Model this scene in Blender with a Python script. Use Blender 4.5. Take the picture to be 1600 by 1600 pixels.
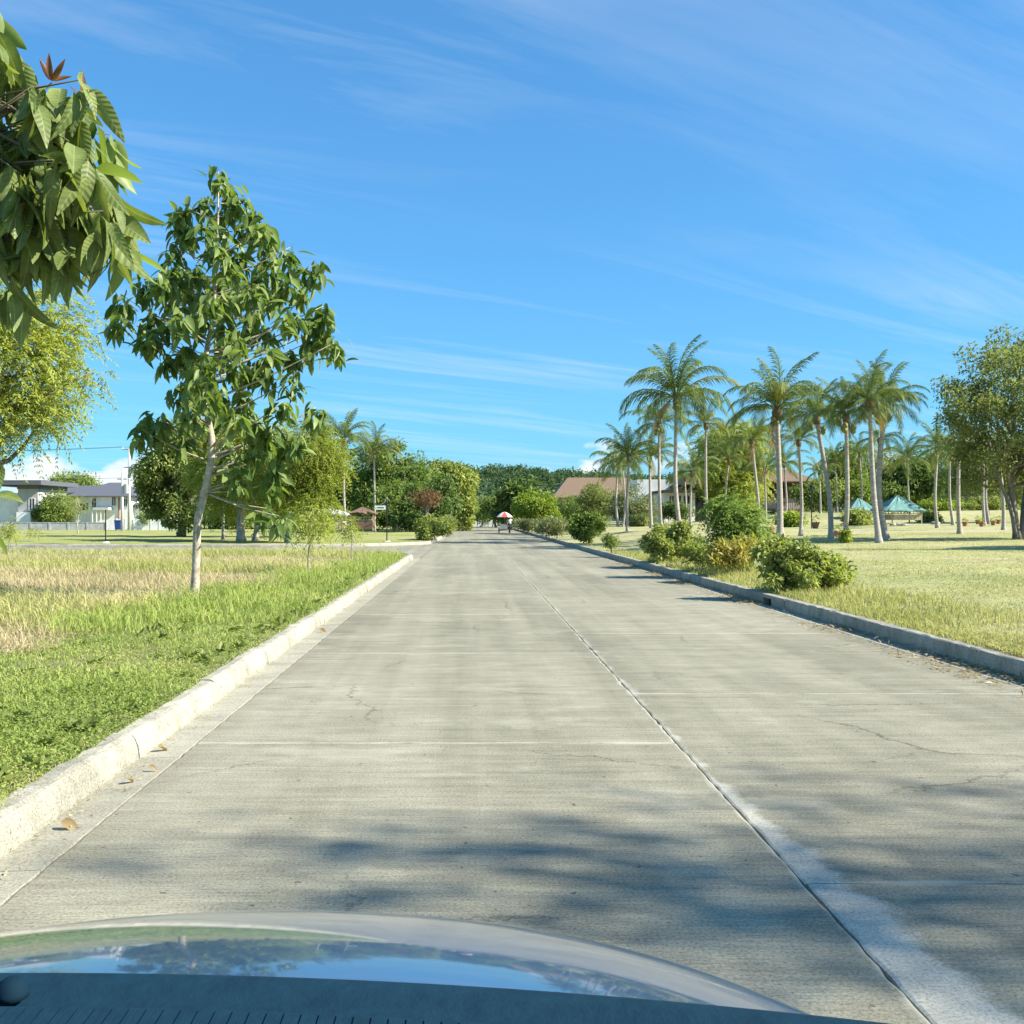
import bpy, bmesh, math, random
import numpy as np
from mathutils import Vector, Matrix

for _o in list(bpy.data.objects):
    bpy.data.objects.remove(_o)
SC = bpy.context.scene
COL = SC.collection
R = math.radians

# ---------------------------------------------------------------- camera
# the camera looks straight down the road (+Y); eye 1.5 m above the road
EYE = 1.5
F = 1600.0                      # focal length in pixels of the 1600 px photograph
U0, V0 = 735.0, 808.0           # where the road's vanishing point sits
cam_d = bpy.data.cameras.new('camera')
cam = bpy.data.objects.new('camera', cam_d)
COL.objects.link(cam)
cam.location = (0, 0, EYE)
cam.rotation_euler = (R(90), 0, 0)
cam_d.sensor_width = 36.0
cam_d.lens = 36.0 * F / 1600.0
cam_d.shift_x = (800 - U0) / 1600.0
cam_d.shift_y = (V0 - 800) / 1600.0
cam_d.clip_start = 0.05
cam_d.clip_end = 6000
SC.camera = cam

# ---------------------------------------------------------------- sky, sun, exposure
SUN_EL = R(37)
SUN_AZ = R(-14)                   # angle from +X (right of the road) towards +Y (ahead)
sun_dir = Vector((math.cos(SUN_EL) * math.cos(SUN_AZ), math.cos(SUN_EL) * math.sin(SUN_AZ), math.sin(SUN_EL)))
world = bpy.data.worlds.new('World')
SC.world = world
world.use_nodes = True
wn, wl = world.node_tree.nodes, world.node_tree.links
wn.clear()

def N(nodes, typ, **kw):
    n = nodes.new(typ)
    for k, v in kw.items():
        if k == 'inp':
            for kk, vv in v.items():
                n.inputs[kk].default_value = vv
        else:
            setattr(n, k, v)
    return n

def ramp(nodes, stops, interp='LINEAR'):
    r = nodes.new('ShaderNodeValToRGB')
    r.color_ramp.interpolation = interp
    el = r.color_ramp.elements
    while len(el) < len(stops):
        el.new(0.5)
    for e, (p, c) in zip(el, stops):
        e.position = p
        e.color = (c, c, c, 1) if isinstance(c, (int, float)) else (c[0], c[1], c[2], 1)
    return r

def build_world():
    sky = N(wn, 'ShaderNodeTexSky', sky_type='NISHITA', sun_disc=False)
    sky.sun_elevation = SUN_EL
    sky.sun_rotation = R(90) - SUN_AZ
    sky.altitude = 20
    sky.air_density = 1.15
    sky.dust_density = 0.25
    sky.ozone_density = 1.6
    gam = N(wn, 'ShaderNodeGamma', inp={'Gamma': 0.7}); wl.new(sky.outputs[0], gam.inputs['Color'])
    hsv = N(wn, 'ShaderNodeHueSaturation', inp={'Hue': 0.5, 'Saturation': 1.0, 'Value': 1.0})
    tint = N(wn, 'ShaderNodeMix', data_type='RGBA', blend_type='MULTIPLY'); tint.inputs[0].default_value = 1.0; tint.inputs[7].default_value = (0.265, 0.65, 1.0, 1)
    wl.new(gam.outputs[0], tint.inputs[6]); wl.new(tint.outputs[2], hsv.inputs['Color'])
    # thin cirrus on a flat layer high above, and cumulus low on the horizon, all round
    tc = N(wn, 'ShaderNodeTexCoord')
    sep = N(wn, 'ShaderNodeSeparateXYZ')
    wl.new(tc.outputs['Generated'], sep.inputs[0])
    zc = N(wn, 'ShaderNodeMath', operation='ADD', inp={1: 0.06}); wl.new(sep.outputs['Z'], zc.inputs[0])
    zm = N(wn, 'ShaderNodeMath', operation='MAXIMUM', inp={1: 0.06}); wl.new(zc.outputs[0], zm.inputs[0])
    dx = N(wn, 'ShaderNodeMath', operation='DIVIDE'); wl.new(sep.outputs['X'], dx.inputs[0]); wl.new(zm.outputs[0], dx.inputs[1])
    dy = N(wn, 'ShaderNodeMath', operation='DIVIDE'); wl.new(sep.outputs['Y'], dy.inputs[0]); wl.new(zm.outputs[0], dy.inputs[1])
    cmb = N(wn, 'ShaderNodeCombineXYZ'); wl.new(dx.outputs[0], cmb.inputs['X']); wl.new(dy.outputs[0], cmb.inputs['Y'])
    mr = N(wn, 'ShaderNodeMapping'); mr.inputs['Rotation'].default_value = (0, 0, R(-33))
    wl.new(cmb.outputs[0], mr.inputs['Vector'])
    mp = N(wn, 'ShaderNodeMapping'); mp.inputs['Scale'].default_value = (0.26, 1.7, 1); mp.inputs['Location'].default_value = (0.7, 0.35, 0)
    wl.new(mr.outputs[0], mp.inputs['Vector'])
    n1 = N(wn, 'ShaderNodeTexNoise', inp={'Scale': 1.25, 'Detail': 10.0, 'Roughness': 0.62, 'Distortion': 0.75}); wl.new(mp.outputs[0], n1.inputs['Vector'])
    r1 = ramp(wn, [(0.47, 0.0), (0.80, 1.0)]); wl.new(n1.outputs[0], r1.inputs[0])
    mp2 = N(wn, 'ShaderNodeMapping'); mp2.inputs['Scale'].default_value = (0.33, 0.33, 1); mp2.inputs['Location'].default_value = (3.1, 1.2, 0)
    wl.new(cmb.outputs[0], mp2.inputs['Vector'])
    n2 = N(wn, 'ShaderNodeTexNoise', inp={'Scale': 1.2, 'Detail': 3.0}); wl.new(mp2.outputs[0], n2.inputs['Vector'])
    r2 = ramp(wn, [(0.30, 0.0), (0.62, 1.0)]); wl.new(n2.outputs[0], r2.inputs[0])
    cir = N(wn, 'ShaderNodeMath', operation='MULTIPLY'); wl.new(r1.outputs[0], cir.inputs[0]); wl.new(r2.outputs[0], cir.inputs[1])
    cirs = N(wn, 'ShaderNodeMath', operation='MULTIPLY', inp={1: 0.43}); wl.new(cir.outputs[0], cirs.inputs[0])
    # low cumulus
    n3m = N(wn, 'ShaderNodeMapping'); n3m.inputs['Scale'].default_value = (1, 1, 2.2); n3m.inputs['Location'].default_value = (0.37, 0, 0)
    wl.new(tc.outputs['Generated'], n3m.inputs['Vector'])
    n3 = N(wn, 'ShaderNodeTexNoise', inp={'Scale': 9.0, 'Detail': 7.0, 'Roughness': 0.55}); wl.new(n3m.outputs[0], n3.inputs['Vector'])
    lim = N(wn, 'ShaderNodeMapRange', inp={1: 0.02, 2: 0.085, 3: 0.20, 4: -0.22}); wl.new(sep.outputs['Z'], lim.inputs[0])
    ad = N(wn, 'ShaderNodeMath', operation='ADD'); wl.new(n3.outputs[0], ad.inputs[0]); wl.new(lim.outputs[0], ad.inputs[1])
    r3 = ramp(wn, [(0.52, 0.0), (0.60, 1.0)]); wl.new(ad.outputs[0], r3.inputs[0])
    cum = N(wn, 'ShaderNodeMath', operation='MULTIPLY', inp={1: 0.9}); wl.new(r3.outputs[0], cum.inputs[0])
    mx = N(wn, 'ShaderNodeMath', operation='MAXIMUM'); wl.new(cirs.outputs[0], mx.inputs[0]); wl.new(cum.outputs[0], mx.inputs[1])
    mix = N(wn, 'ShaderNodeMix', data_type='RGBA'); mix.inputs[7].default_value = (3.3, 3.4, 3.5, 1)
    wl.new(mx.outputs[0], mix.inputs[0]); wl.new(hsv.outputs[0], mix.inputs[6])
    bg = N(wn, 'ShaderNodeBackground', inp={'Strength': 0.127}); wl.new(mix.outputs[2], bg.inputs['Color'])
    out = N(wn, 'ShaderNodeOutputWorld'); wl.new(bg.outputs[0], out.inputs['Surface'])
build_world()

sun_d = bpy.data.lights.new('sun', 'SUN')
sun_d.energy = 4.5
sun_d.angle = R(0.53)
sun_d.color = (1.0, 0.93, 0.80)
sun = bpy.data.objects.new('sun', sun_d)
COL.objects.link(sun)
sun.rotation_euler = sun_dir.to_track_quat('Z', 'Y').to_euler()
SC.view_settings.view_transform = 'Standard'
SC.view_settings.look = 'None'
SC.view_settings.gamma = 1.0
SC.view_settings.exposure = 1.33
SC.view_settings.use_curve_mapping = False
SC.cycles.max_bounces = 6
SC.cycles.transparent_max_bounces = 8

# ---------------------------------------------------------------- helpers
rng = np.random.default_rng(7)
random.seed(7)

def P(u, v, d):
    """photo pixel at depth d -> world point"""
    return np.array([(u - U0) / F * d, d, EYE - (v - V0) / F * d])

def sstep(a, b, x):
    t = np.clip((np.asarray(x, float) - a) / (b - a), 0, 1)
    return t * t * (3 - 2 * t)

def right_z(x, y):
    x = np.asarray(x, float); y = np.asarray(y, float)
    z = 0.15 + 0.015 * np.clip(x - 5.3, 0, 45) + 0.006 * np.clip(y, 0, 100) * sstep(5.4, 11, x)
    z = z + 0.75 * sstep(80, 93, y) * sstep(24, 34, x)
    z = z + 0.018 * np.sin(x * 1.3 + y * .31) * sstep(5.5, 8, x) + 0.02 * np.sin(y * .9 - x * .5) * sstep(5.5, 8, x)
    return z

def left_z(x, y):
    x = np.asarray(x, float); y = np.asarray(y, float)
    t = sstep(2.3, 4.5, -x)
    return 0.135 + t * (0.02 * np.sin(x * 1.7 + y * .6) + 0.02 * np.sin(y * 1.1 - x * .7))

def ground_z(x, y):
    return float(right_z(x, y)) if x > 1.5 else float(left_z(x, y))

def empty(name, loc):
    o = bpy.data.objects.new(name, None)
    COL.objects.link(o)
    o.location = tuple(float(c) for c in loc)
    o.empty_display_size = 0.2
    return o

def tag(o, label=None, cat=None, group=None, kind=None):
    if label: o['label'] = label
    if cat: o['category'] = cat
    if group: o['group'] = group
    if kind: o['kind'] = kind
    return o

def wloc(o):
    v = np.zeros(3)
    while o is not None:
        v = v + np.array(o.location)
        o = o.parent
    return v

def link_mesh(name, me, mat, parent=None, world_verts=True):
    o = bpy.data.objects.new(name, me)
    COL.objects.link(o)
    if mat is not None and not me.materials:
        for m in (mat if isinstance(mat, (list, tuple)) else [mat]):
            me.materials.append(m)
    if parent is not None:
        o.parent = parent
    return o

def np_mesh(name, V, Fc, mat, parent=None, tint=None, smooth=False, origin=None):
    """V (n,3) in world space, Fc (m,k) uniform polygons"""
    V = np.asarray(V, float)
    Fc = np.asarray(Fc, np.int32)
    off = wloc(parent) if parent is not None else np.zeros(3)
    if parent is None and origin is not None:
        off = np.array(origin, float)
    V = V - off
    me = bpy.data.meshes.new(name)
    m, k = Fc.shape
    me.vertices.add(len(V)); me.vertices.foreach_set('co', V.astype(np.float32).ravel())
    me.loops.add(m * k); me.loops.foreach_set('vertex_index', Fc.ravel())
    me.polygons.add(m)
    me.polygons.foreach_set('loop_start', np.arange(0, m * k, k, dtype=np.int32))
    try:
        me.polygons.foreach_set('loop_total', np.full(m, k, np.int32))
    except Exception:
        pass
    if smooth:
        me.polygons.foreach_set('use_smooth', np.ones(m, bool))
    if tint is not None:
        a = me.attributes.new('tint', 'FLOAT', 'POINT')
        a.data.foreach_set('value', np.asarray(tint, np.float32))
    me.update(calc_edges=True)
    o = link_mesh(name, me, mat, parent)
    if parent is None and origin is not None:
        o.location = tuple(off)
    return o

class MB:
    """collects boxes, tubes and polygons into ONE mesh"""
    def __init__(s): s.V = []; s.F = []
    def add(s, V, Fs):
        b = len(s.V)
        s.V.extend([tuple(float(c) for c in v) for v in V])
        s.F.extend([tuple(int(i) + b for i in f) for f in Fs])
        return s
    def box(s, x0, x1, y0, y1, z0, z1):
        V = [(x0,y0,z0),(x1,y0,z0),(x1,y1,z0),(x0,y1,z0),(x0,y0,z1),(x1,y0,z1),(x1,y1,z1),(x0,y1,z1)]
        return s.add(V, [(0,3,2,1),(4,5,6,7),(0,1,5,4),(1,2,6,5),(2,3,7,6),(3,0,4,7)])
    def tube(s, pts, rad, n=8, cap=True):
        V, Fs = tube(pts, rad, n, cap)
        return s.add(V, Fs)
    def poly(s, V): return s.add(V, [tuple(range(len(V)))])
    def build(s, name, mat, parent=None, smooth=False, origin=None, bevel=0):
        off = wloc(parent) if parent is not None else (np.array(origin, float) if origin is not None else np.zeros(3))
        me = bpy.data.meshes.new(name)
        me.from_pydata([tuple(np.array(v) - off) for v in s.V], [], s.F)
        me.update()
        if bevel:
            bm = bmesh.new(); bm.from_mesh(me)
            bmesh.ops.bevel(bm, geom=list(bm.edges), offset=bevel, segments=2, affect='EDGES', profile=0.5)
            bm.to_mesh(me); bm.free()
        if smooth:
            for p in me.polygons: p.use_smooth = True
        o = link_mesh(name, me, mat, parent)
        if parent is None and origin is not None: o.location = tuple(off)
        return o

def tube(pts, rad, n=8, cap=True):
    pts = np.asarray(pts, float)
    rad = np.broadcast_to(np.asarray(rad, float), (len(pts),))
    T = np.gradient(pts, axis=0)
    T /= np.linalg.norm(T, axis=1)[:, None] + 1e-9
    ref = np.array([0, 1.0, 0]) if abs(T[0][1]) < 0.8 else np.array([1.0, 0, 0])
    V = []
    for p, t, r in zip(pts, T, rad):
        a = np.cross(t, ref); a /= np.linalg.norm(a) + 1e-9
        b = np.cross(t, a)
        for k in range(n):
            th = 2 * math.pi * k / n
            V.append(p + r * (math.cos(th) * a + math.sin(th) * b))
    Fs = []
    m = len(pts)
    for i in range(m - 1):
        for k in range(n):
            k2 = (k + 1) % n
            Fs.append((i * n + k, i * n + k2, (i + 1) * n + k2, (i + 1) * n + k))
    if cap:
        Fs.append(tuple(range(n - 1, -1, -1)))
        Fs.append(tuple((m - 1) * n + k for k in range(n)))
    return V, Fs

def smooth_path(pts, n):
    """Catmull-Rom through pts"""
    p = np.asarray(pts, float)
    p = np.vstack([2 * p[0] - p[1], p, 2 * p[-1] - p[-2]])
    out = []
    m = len(p) - 3
    for t in np.linspace(0, m - 1e-6, n):
        i = int(t); f = t - i
        a, b, c, d = p[i], p[i + 1], p[i + 2], p[i + 3]
        out.append(0.5 * ((2 * b) + (-a + c) * f + (2 * a - 5 * b + 4 * c - d) * f * f + (-a + 3 * b - 3 * c + d) * f ** 3))
    return np.array(out)

def unit(a):
    return a / (np.linalg.norm(a, axis=-1, keepdims=True) + 1e-9)

def rand_unit(n):
    return unit(rng.normal(size=(n, 3)))

# ---------------------------------------------------------------- materials
MAT = {}
def new_mat(name):
    m = bpy.data.materials.new(name)
    m.use_nodes = True
    nt = m.node_tree
    nt.nodes.clear()
    out = nt.nodes.new('ShaderNodeOutputMaterial')
    MAT[name] = m
    return m, nt.nodes, nt.links, out

def mix_rgb(n, l, fac, a, b, typ='MIX'):
    mx = N(n, 'ShaderNodeMix', data_type='RGBA', blend_type=typ)
    for s, v in ((0, fac), (6, a), (7, b)):
        if hasattr(v, 'links') or hasattr(v, 'is_linked'):
            l.new(v, mx.inputs[s])
        elif s == 0: mx.inputs[0].default_value = v
        else: mx.inputs[s].default_value = (v[0], v[1], v[2], 1)
    return mx.outputs[2]

def leaf_mat(name, cA, cB, trans=0.35, tcol=None, rough=0.5, spec=0.35, vein=False):
    m, n, l, out = new_mat(name)
    at = N(n, 'ShaderNodeAttribute', attribute_name='tint')
    oi = N(n, 'ShaderNodeObjectInfo')
    ad = N(n, 'ShaderNodeMath', operation='MULTIPLY_ADD', inp={1: 0.35, 2: -0.17}); l.new(oi.outputs['Random'], ad.inputs[0])
    s = N(n, 'ShaderNodeMath', operation='ADD', use_clamp=True); l.new(at.outputs['Fac'], s.inputs[0]); l.new(ad.outputs[0], s.inputs[1])
    col = mix_rgb(n, l, s.outputs[0], cA, cB)
    b = N(n, 'ShaderNodeBsdfPrincipled', inp={'Roughness': rough, 'Specular IOR Level': spec})
    if vein:
        # side veins rising from a paler midrib, in the leaf's own coordinates (X along the leaf)
        tc_ = N(n, 'ShaderNodeTexCoord'); sx = N(n, 'ShaderNodeSeparateXYZ'); l.new(tc_.outputs['Object'], sx.inputs[0])
        ab = N(n, 'ShaderNodeMath', operation='ABSOLUTE'); l.new(sx.outputs['Y'], ab.inputs[0])
        ph = N(n, 'ShaderNodeMath', operation='MULTIPLY_ADD', inp={1: -0.7}); l.new(ab.outputs[0], ph.inputs[0]); l.new(sx.outputs['X'], ph.inputs[2])
        fr = N(n, 'ShaderNodeMath', operation='MULTIPLY', inp={1: 70.0}); l.new(ph.outputs[0], fr.inputs[0])
        sn = N(n, 'ShaderNodeMath', operation='SINE'); l.new(fr.outputs[0], sn.inputs[0])
        bp = N(n, 'ShaderNodeBump', inp={'Strength': 0.16, 'Distance': 0.02}); l.new(sn.outputs[0], bp.inputs['Height']); l.new(bp.outputs[0], b.inputs['Normal'])
        rib = N(n, 'ShaderNodeMath', operation='LESS_THAN', inp={1: 0.010}); l.new(ab.outputs[0], rib.inputs[0])
        rf = N(n, 'ShaderNodeMath', operation='MULTIPLY', inp={1: 0.6}); l.new(rib.outputs[0], rf.inputs[0])
        blot = N(n, 'ShaderNodeTexNoise', inp={'Scale': 3.5, 'Detail': 4.0}); l.new(tc_.outputs['Object'], blot.inputs['Vector'])
        br_ = ramp(n, [(0.35, 0.75), (0.65, 1.2)]); l.new(blot.outputs[0], br_.inputs[0])
        col = mix_rgb(n, l, 0.8, col, br_.outputs[0], 'MULTIPLY')
        col = mix_rgb(n, l, rf.outputs[0], col, (0.36, 0.40, 0.16))
    l.new(col, b.inputs['Base Color'])
    tr = N(n, 'ShaderNodeBsdfTranslucent')
    tcol = tcol or (1.5, 1.6, 0.7)
    tc = mix_rgb(n, l, 1.0, col, tcol, 'MULTIPLY'); l.new(tc, tr.inputs['Color'])
    mx = N(n, 'ShaderNodeMixShader', inp={0: trans}); l.new(b.outputs[0], mx.inputs[1]); l.new(tr.outputs[0], mx.inputs[2])
    l.new(mx.outputs[0], out.inputs['Surface'])
    return m

def plain_mat(name, col, rough=0.7, metal=0.0, spec=0.4, var=0.12, scale=6.0, bump=0.0, stretch=(1, 1, 1), col2=None):
    m, n, l, out = new_mat(name)
    tc = N(n, 'ShaderNodeTexCoord')
    mp = N(n, 'ShaderNodeMapping'); mp.inputs['Scale'].default_value = stretch
    l.new(tc.outputs['Object'], mp.inputs['Vector'])
    no = N(n, 'ShaderNodeTexNoise', inp={'Scale': scale, 'Detail': 6.0, 'Roughness': 0.65}); l.new(mp.outputs[0], no.inputs['Vector'])
    lo = [c * (1 - var * 2) for c in col] if col2 is None else col2
    hi = [min(1, c * (1 + var)) for c in col]
    r = ramp(n, [(0.3, lo), (0.68, hi)]); l.new(no.outputs[0], r.inputs[0])
    b = N(n, 'ShaderNodeBsdfPrincipled', inp={'Roughness': rough, 'Metallic': metal, 'Specular IOR Level': spec})
    l.new(r.outputs[0], b.inputs['Base Color'])
    if bump:
        bp = N(n, 'ShaderNodeBump', inp={'Strength': bump, 'Distance': 0.02}); l.new(no.outputs[0], bp.inputs['Height']); l.new(bp.outputs[0], b.inputs['Normal'])
    l.new(b.outputs[0], out.inputs['Surface'])
    return m

def concrete_mat(name, base, worn, dark, broom=True, smear=False):
    m, n, l, out = new_mat(name)
    g = N(n, 'ShaderNodeNewGeometry')
    pos = g.outputs['Position']
    def noise(scale, det=5, rough=0.6, sc=(1, 1, 1), dist=0.0):
        mp = N(n, 'ShaderNodeMapping'); mp.inputs['Scale'].default_value = sc
        l.new(pos, mp.inputs['Vector'])
        t = N(n, 'ShaderNodeTexNoise', inp={'Scale': scale, 'Detail': det, 'Roughness': rough, 'Distortion': dist}); l.new(mp.outputs[0], t.inputs['Vector'])
        return t.outputs[0]
    big = ramp(n, [(0.35, 0.0), (0.66, 1.0)]); l.new(noise(0.55, 5, 0.6, (1.0, 0.55, 1)), big.inputs[0])
    col = mix_rgb(n, l, big.outputs[0], base, worn)
    med = ramp(n, [(0.42, 0.0), (0.74, 1.0)]); l.new(noise(2.4, 8, 0.72, (0.7, 1.5, 1)), med.inputs[0])
    mf = N(n, 'ShaderNodeMath', operation='MULTIPLY', inp={1: 0.6 if broom else 0.85}); l.new(med.outputs[0], mf.inputs[0])
    col = mix_rgb(n, l, mf.outputs[0], col, dark)
    if broom:
        br = ramp(n, [(0.30, 0.40), (0.52, 1.0), (0.70, 1.32)]); l.new(noise(5.0, 8, 0.80, (0.55, 13.0, 1), 0.25), br.inputs[0])
        col = mix_rgb(n, l, 0.50, col, br.outputs[0], 'MULTIPLY')
        br2 = ramp(n, [(0.36, 0.74), (0.62, 1.12)]); l.new(noise(2.0, 5, 0.7, (0.35, 6.0, 1), 0.5), br2.inputs[0])
        col = mix_rgb(n, l, 0.55, col, br2.outputs[0], 'MULTIPLY')
        # pale ground-down mortar beside the transverse joints and the lane joint
        sj = N(n, 'ShaderNodeSeparateXYZ'); l.new(pos, sj.inputs[0])
        rl_ = N(n, 'ShaderNodeMath', operation='GREATER_THAN', inp={1: 1.37}); l.new(sj.outputs['X'], rl_.inputs[0])
        of = N(n, 'ShaderNodeMath', operation='MULTIPLY_ADD', inp={1: -1.9, 2: 11.2 + 450.0}); l.new(rl_.outputs[0], of.inputs[0])
        ya_ = N(n, 'ShaderNodeMath', operation='ADD'); l.new(sj.outputs['Y'], ya_.inputs[0]); l.new(of.outputs[0], ya_.inputs[1])
        pp = N(n, 'ShaderNodeMath', operation='PINGPONG', inp={1: 2.25}); l.new(ya_.outputs[0], pp.inputs[0])
        lx = N(n, 'ShaderNodeMath', operation='SUBTRACT', inp={1: 1.37}); l.new(sj.outputs['X'], lx.inputs[0])
        lxa = N(n, 'ShaderNodeMath', operation='ABSOLUTE'); l.new(lx.outputs[0], lxa.inputs[0])
        mn = N(n, 'ShaderNodeMath', operation='MINIMUM'); l.new(pp.outputs[0], mn.inputs[0]); l.new(lxa.outputs[0], mn.inputs[1])
        wv = N(n, 'ShaderNodeMath', operation='MULTIPLY_ADD', inp={1: 0.15, 2: -0.05}); l.new(noise(2.2, 6, 0.7, (1, 1, 1)), wv.inputs[0])
        df = N(n, 'ShaderNodeMath', operation='SUBTRACT'); l.new(wv.outputs[0], df.inputs[0]); l.new(mn.outputs[0], df.inputs[1])
        jm = N(n, 'ShaderNodeMapRange', inp={1: -0.008, 2: 0.018, 3: 0.0, 4: 0.62}); l.new(df.outputs[0], jm.inputs[0])
        jointmask = jm.outputs[0]
        # longitudinal wear along the wheel paths
        tr = ramp(n, [(0.40, 0.86), (0.62, 1.10)]); l.new(noise(1.0, 4, 0.6, (1.6, 0.05, 1), 0.2), tr.inputs[0])
        col = mix_rgb(n, l, 0.9, col, tr.outputs[0], 'MULTIPLY')
    sp = ramp(n, [(0.34, 0.30), (0.50, 1.0), (0.68, 1.45)]); l.new(noise(75.0, 4, 0.85), sp.inputs[0])
    col = mix_rgb(n, l, 0.8, col, sp.outputs[0], 'MULTIPLY')
    # dark pits and drips
    pt = ramp(n, [(0.715, 1.0), (0.735, 0.35)]); l.new(noise(16.0, 2, 0.5), pt.inputs[0])
    col = mix_rgb(n, l, 0.8, col, pt.outputs[0], 'MULTIPLY')
    st = ramp(n, [(0.66, 1.0), (0.76, 0.62)]); l.new(noise(5.5, 4, 0.7), st.inputs[0])
    col = mix_rgb(n, l, 0.7, col, st.outputs[0], 'MULTIPLY')
    if broom:
        col = mix_rgb(n, l, jointmask, col, (0.42, 0.405, 0.32))
        pa = ramp(n, [(0.56, 0.0), (0.62, 1.0)]); l.new(noise(0.8, 9, 0.72, (0.8, 1.3, 1)), pa.inputs[0])
        pf = N(n, 'ShaderNodeMath', operation='MULTIPLY', inp={1: 0.35}); l.new(pa.outputs[0], pf.inputs[0])
        col = mix_rgb(n, l, pf.outputs[0], col, (0.40, 0.385, 0.30))
    if broom:
        # hairline cracks
        vo = N(n, 'ShaderNodeTexVoronoi', feature='DISTANCE_TO_EDGE', inp={'Scale': 0.42, 'Randomness': 1.0})
        wp = N(n, 'ShaderNodeTexNoise', inp={'Scale': 1.6, 'Detail': 7.0, 'Roughness': 0.7}); l.new(pos, wp.inputs['Vector'])
        wa = N(n, 'ShaderNodeVectorMath', operation='MULTIPLY_ADD'); wa.inputs[1].default_value = (.6, .6, 0); l.new(wp.outputs['Color'], wa.inputs[0]); l.new(pos, wa.inputs[2])
        l.new(wa.outputs[0], vo.inputs['Vector'])
        ck = ramp(n, [(0.0, 1.0), (0.0022, 1.0), (0.0042, 0.0)]); l.new(vo.outputs['Distance'], ck.inputs[0])
        mk = ramp(n, [(0.50, 0.0), (0.58, 0.75)]); l.new(noise(0.45, 3, 0.5), mk.inputs[0])
        cm_ = N(n, 'ShaderNodeMath', operation='MULTIPLY'); l.new(ck.outputs[0], cm_.inputs[0]); l.new(mk.outputs[0], cm_.inputs[1])
        col = mix_rgb(n, l, cm_.outputs[0], col, (0.05, 0.047, 0.038))
    if smear:
        # pale mortar smeared along the right side of the lane joint
        sx = N(n, 'ShaderNodeSeparateXYZ'); l.new(pos, sx.inputs[0])
        w = N(n, 'ShaderNodeMath', operation='MULTIPLY_ADD', inp={1: 0.55, 2: -0.08}); l.new(noise(1.6, 9, 0.72), w.inputs[0])
        e = N(n, 'ShaderNodeMath', operation='SUBTRACT', inp={1: 1.37}); l.new(sx.outputs['X'], e.inputs[0])
        near = N(n, 'ShaderNodeMapRange', inp={1: 3.2, 2: 6.5, 3: 0.06, 4: -0.19}); l.new(sx.outputs['Y'], near.inputs[0])
        wn_ = N(n, 'ShaderNodeMath', operation='ADD'); l.new(w.outputs[0], wn_.inputs[0]); l.new(near.outputs[0], wn_.inputs[1])
        cs_ = N(n, 'ShaderNodeMath', operation='SUBTRACT'); l.new(wn_.outputs[0], cs_.inputs[0]); l.new(e.outputs[0], cs_.inputs[1])
        c = N(n, 'ShaderNodeMapRange', inp={1: -0.02, 2: 0.05}); l.new(cs_.outputs[0], c.inputs[0])
        cr_ = N(n, 'ShaderNodeMath', operation='GREATER_THAN', inp={1: 0.0}); l.new(e.outputs[0], cr_.inputs[0])
        cb = N(n, 'ShaderNodeMath', operation='MULTIPLY'); l.new(c.outputs[0], cb.inputs[0]); l.new(cr_.outputs[0], cb.inputs[1])
        c2 = N(n, 'ShaderNodeMath', operation='MULTIPLY', inp={1: 0.78}); l.new(cb.outputs[0], c2.inputs[0])
        sm = mix_rgb(n, l, med.outputs[0], (0.50, 0.485, 0.41), (0.36, 0.35, 0.295))
        sm = mix_rgb(n, l, 0.7, sm, sp.outputs[0], 'MULTIPLY')
        sm = mix_rgb(n, l, 0.6, sm, st.outputs[0], 'MULTIPLY')
        col = mix_rgb(n, l, c2.outputs[0], col, sm)
    oi = N(n, 'ShaderNodeObjectInfo')
    ov = N(n, 'ShaderNodeMapRange', inp={3: 0.95, 4: 1.05}); l.new(oi.outputs['Random'], ov.inputs[0])
    cc = N(n, 'ShaderNodeCombineColor')
    for k in range(3): l.new(ov.outputs[0], cc.inputs[k])
    col = mix_rgb(n, l, 1.0, col, cc.outputs[0], 'MULTIPLY')
    b = N(n, 'ShaderNodeBsdfPrincipled', inp={'Roughness': 0.9, 'Specular IOR Level': 0.08})
    l.new(col, b.inputs['Base Color'])
    bp = N(n, 'ShaderNodeBump', inp={'Strength': 0.5, 'Distance': 0.004})
    l.new(noise(60.0, 4, 0.7, (0.5, 2.5, 1) if broom else (1, 1, 1)), bp.inputs['Height']); l.new(bp.outputs[0], b.inputs['Normal'])
    l.new(b.outputs[0], out.inputs['Surface'])
    return m

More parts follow.
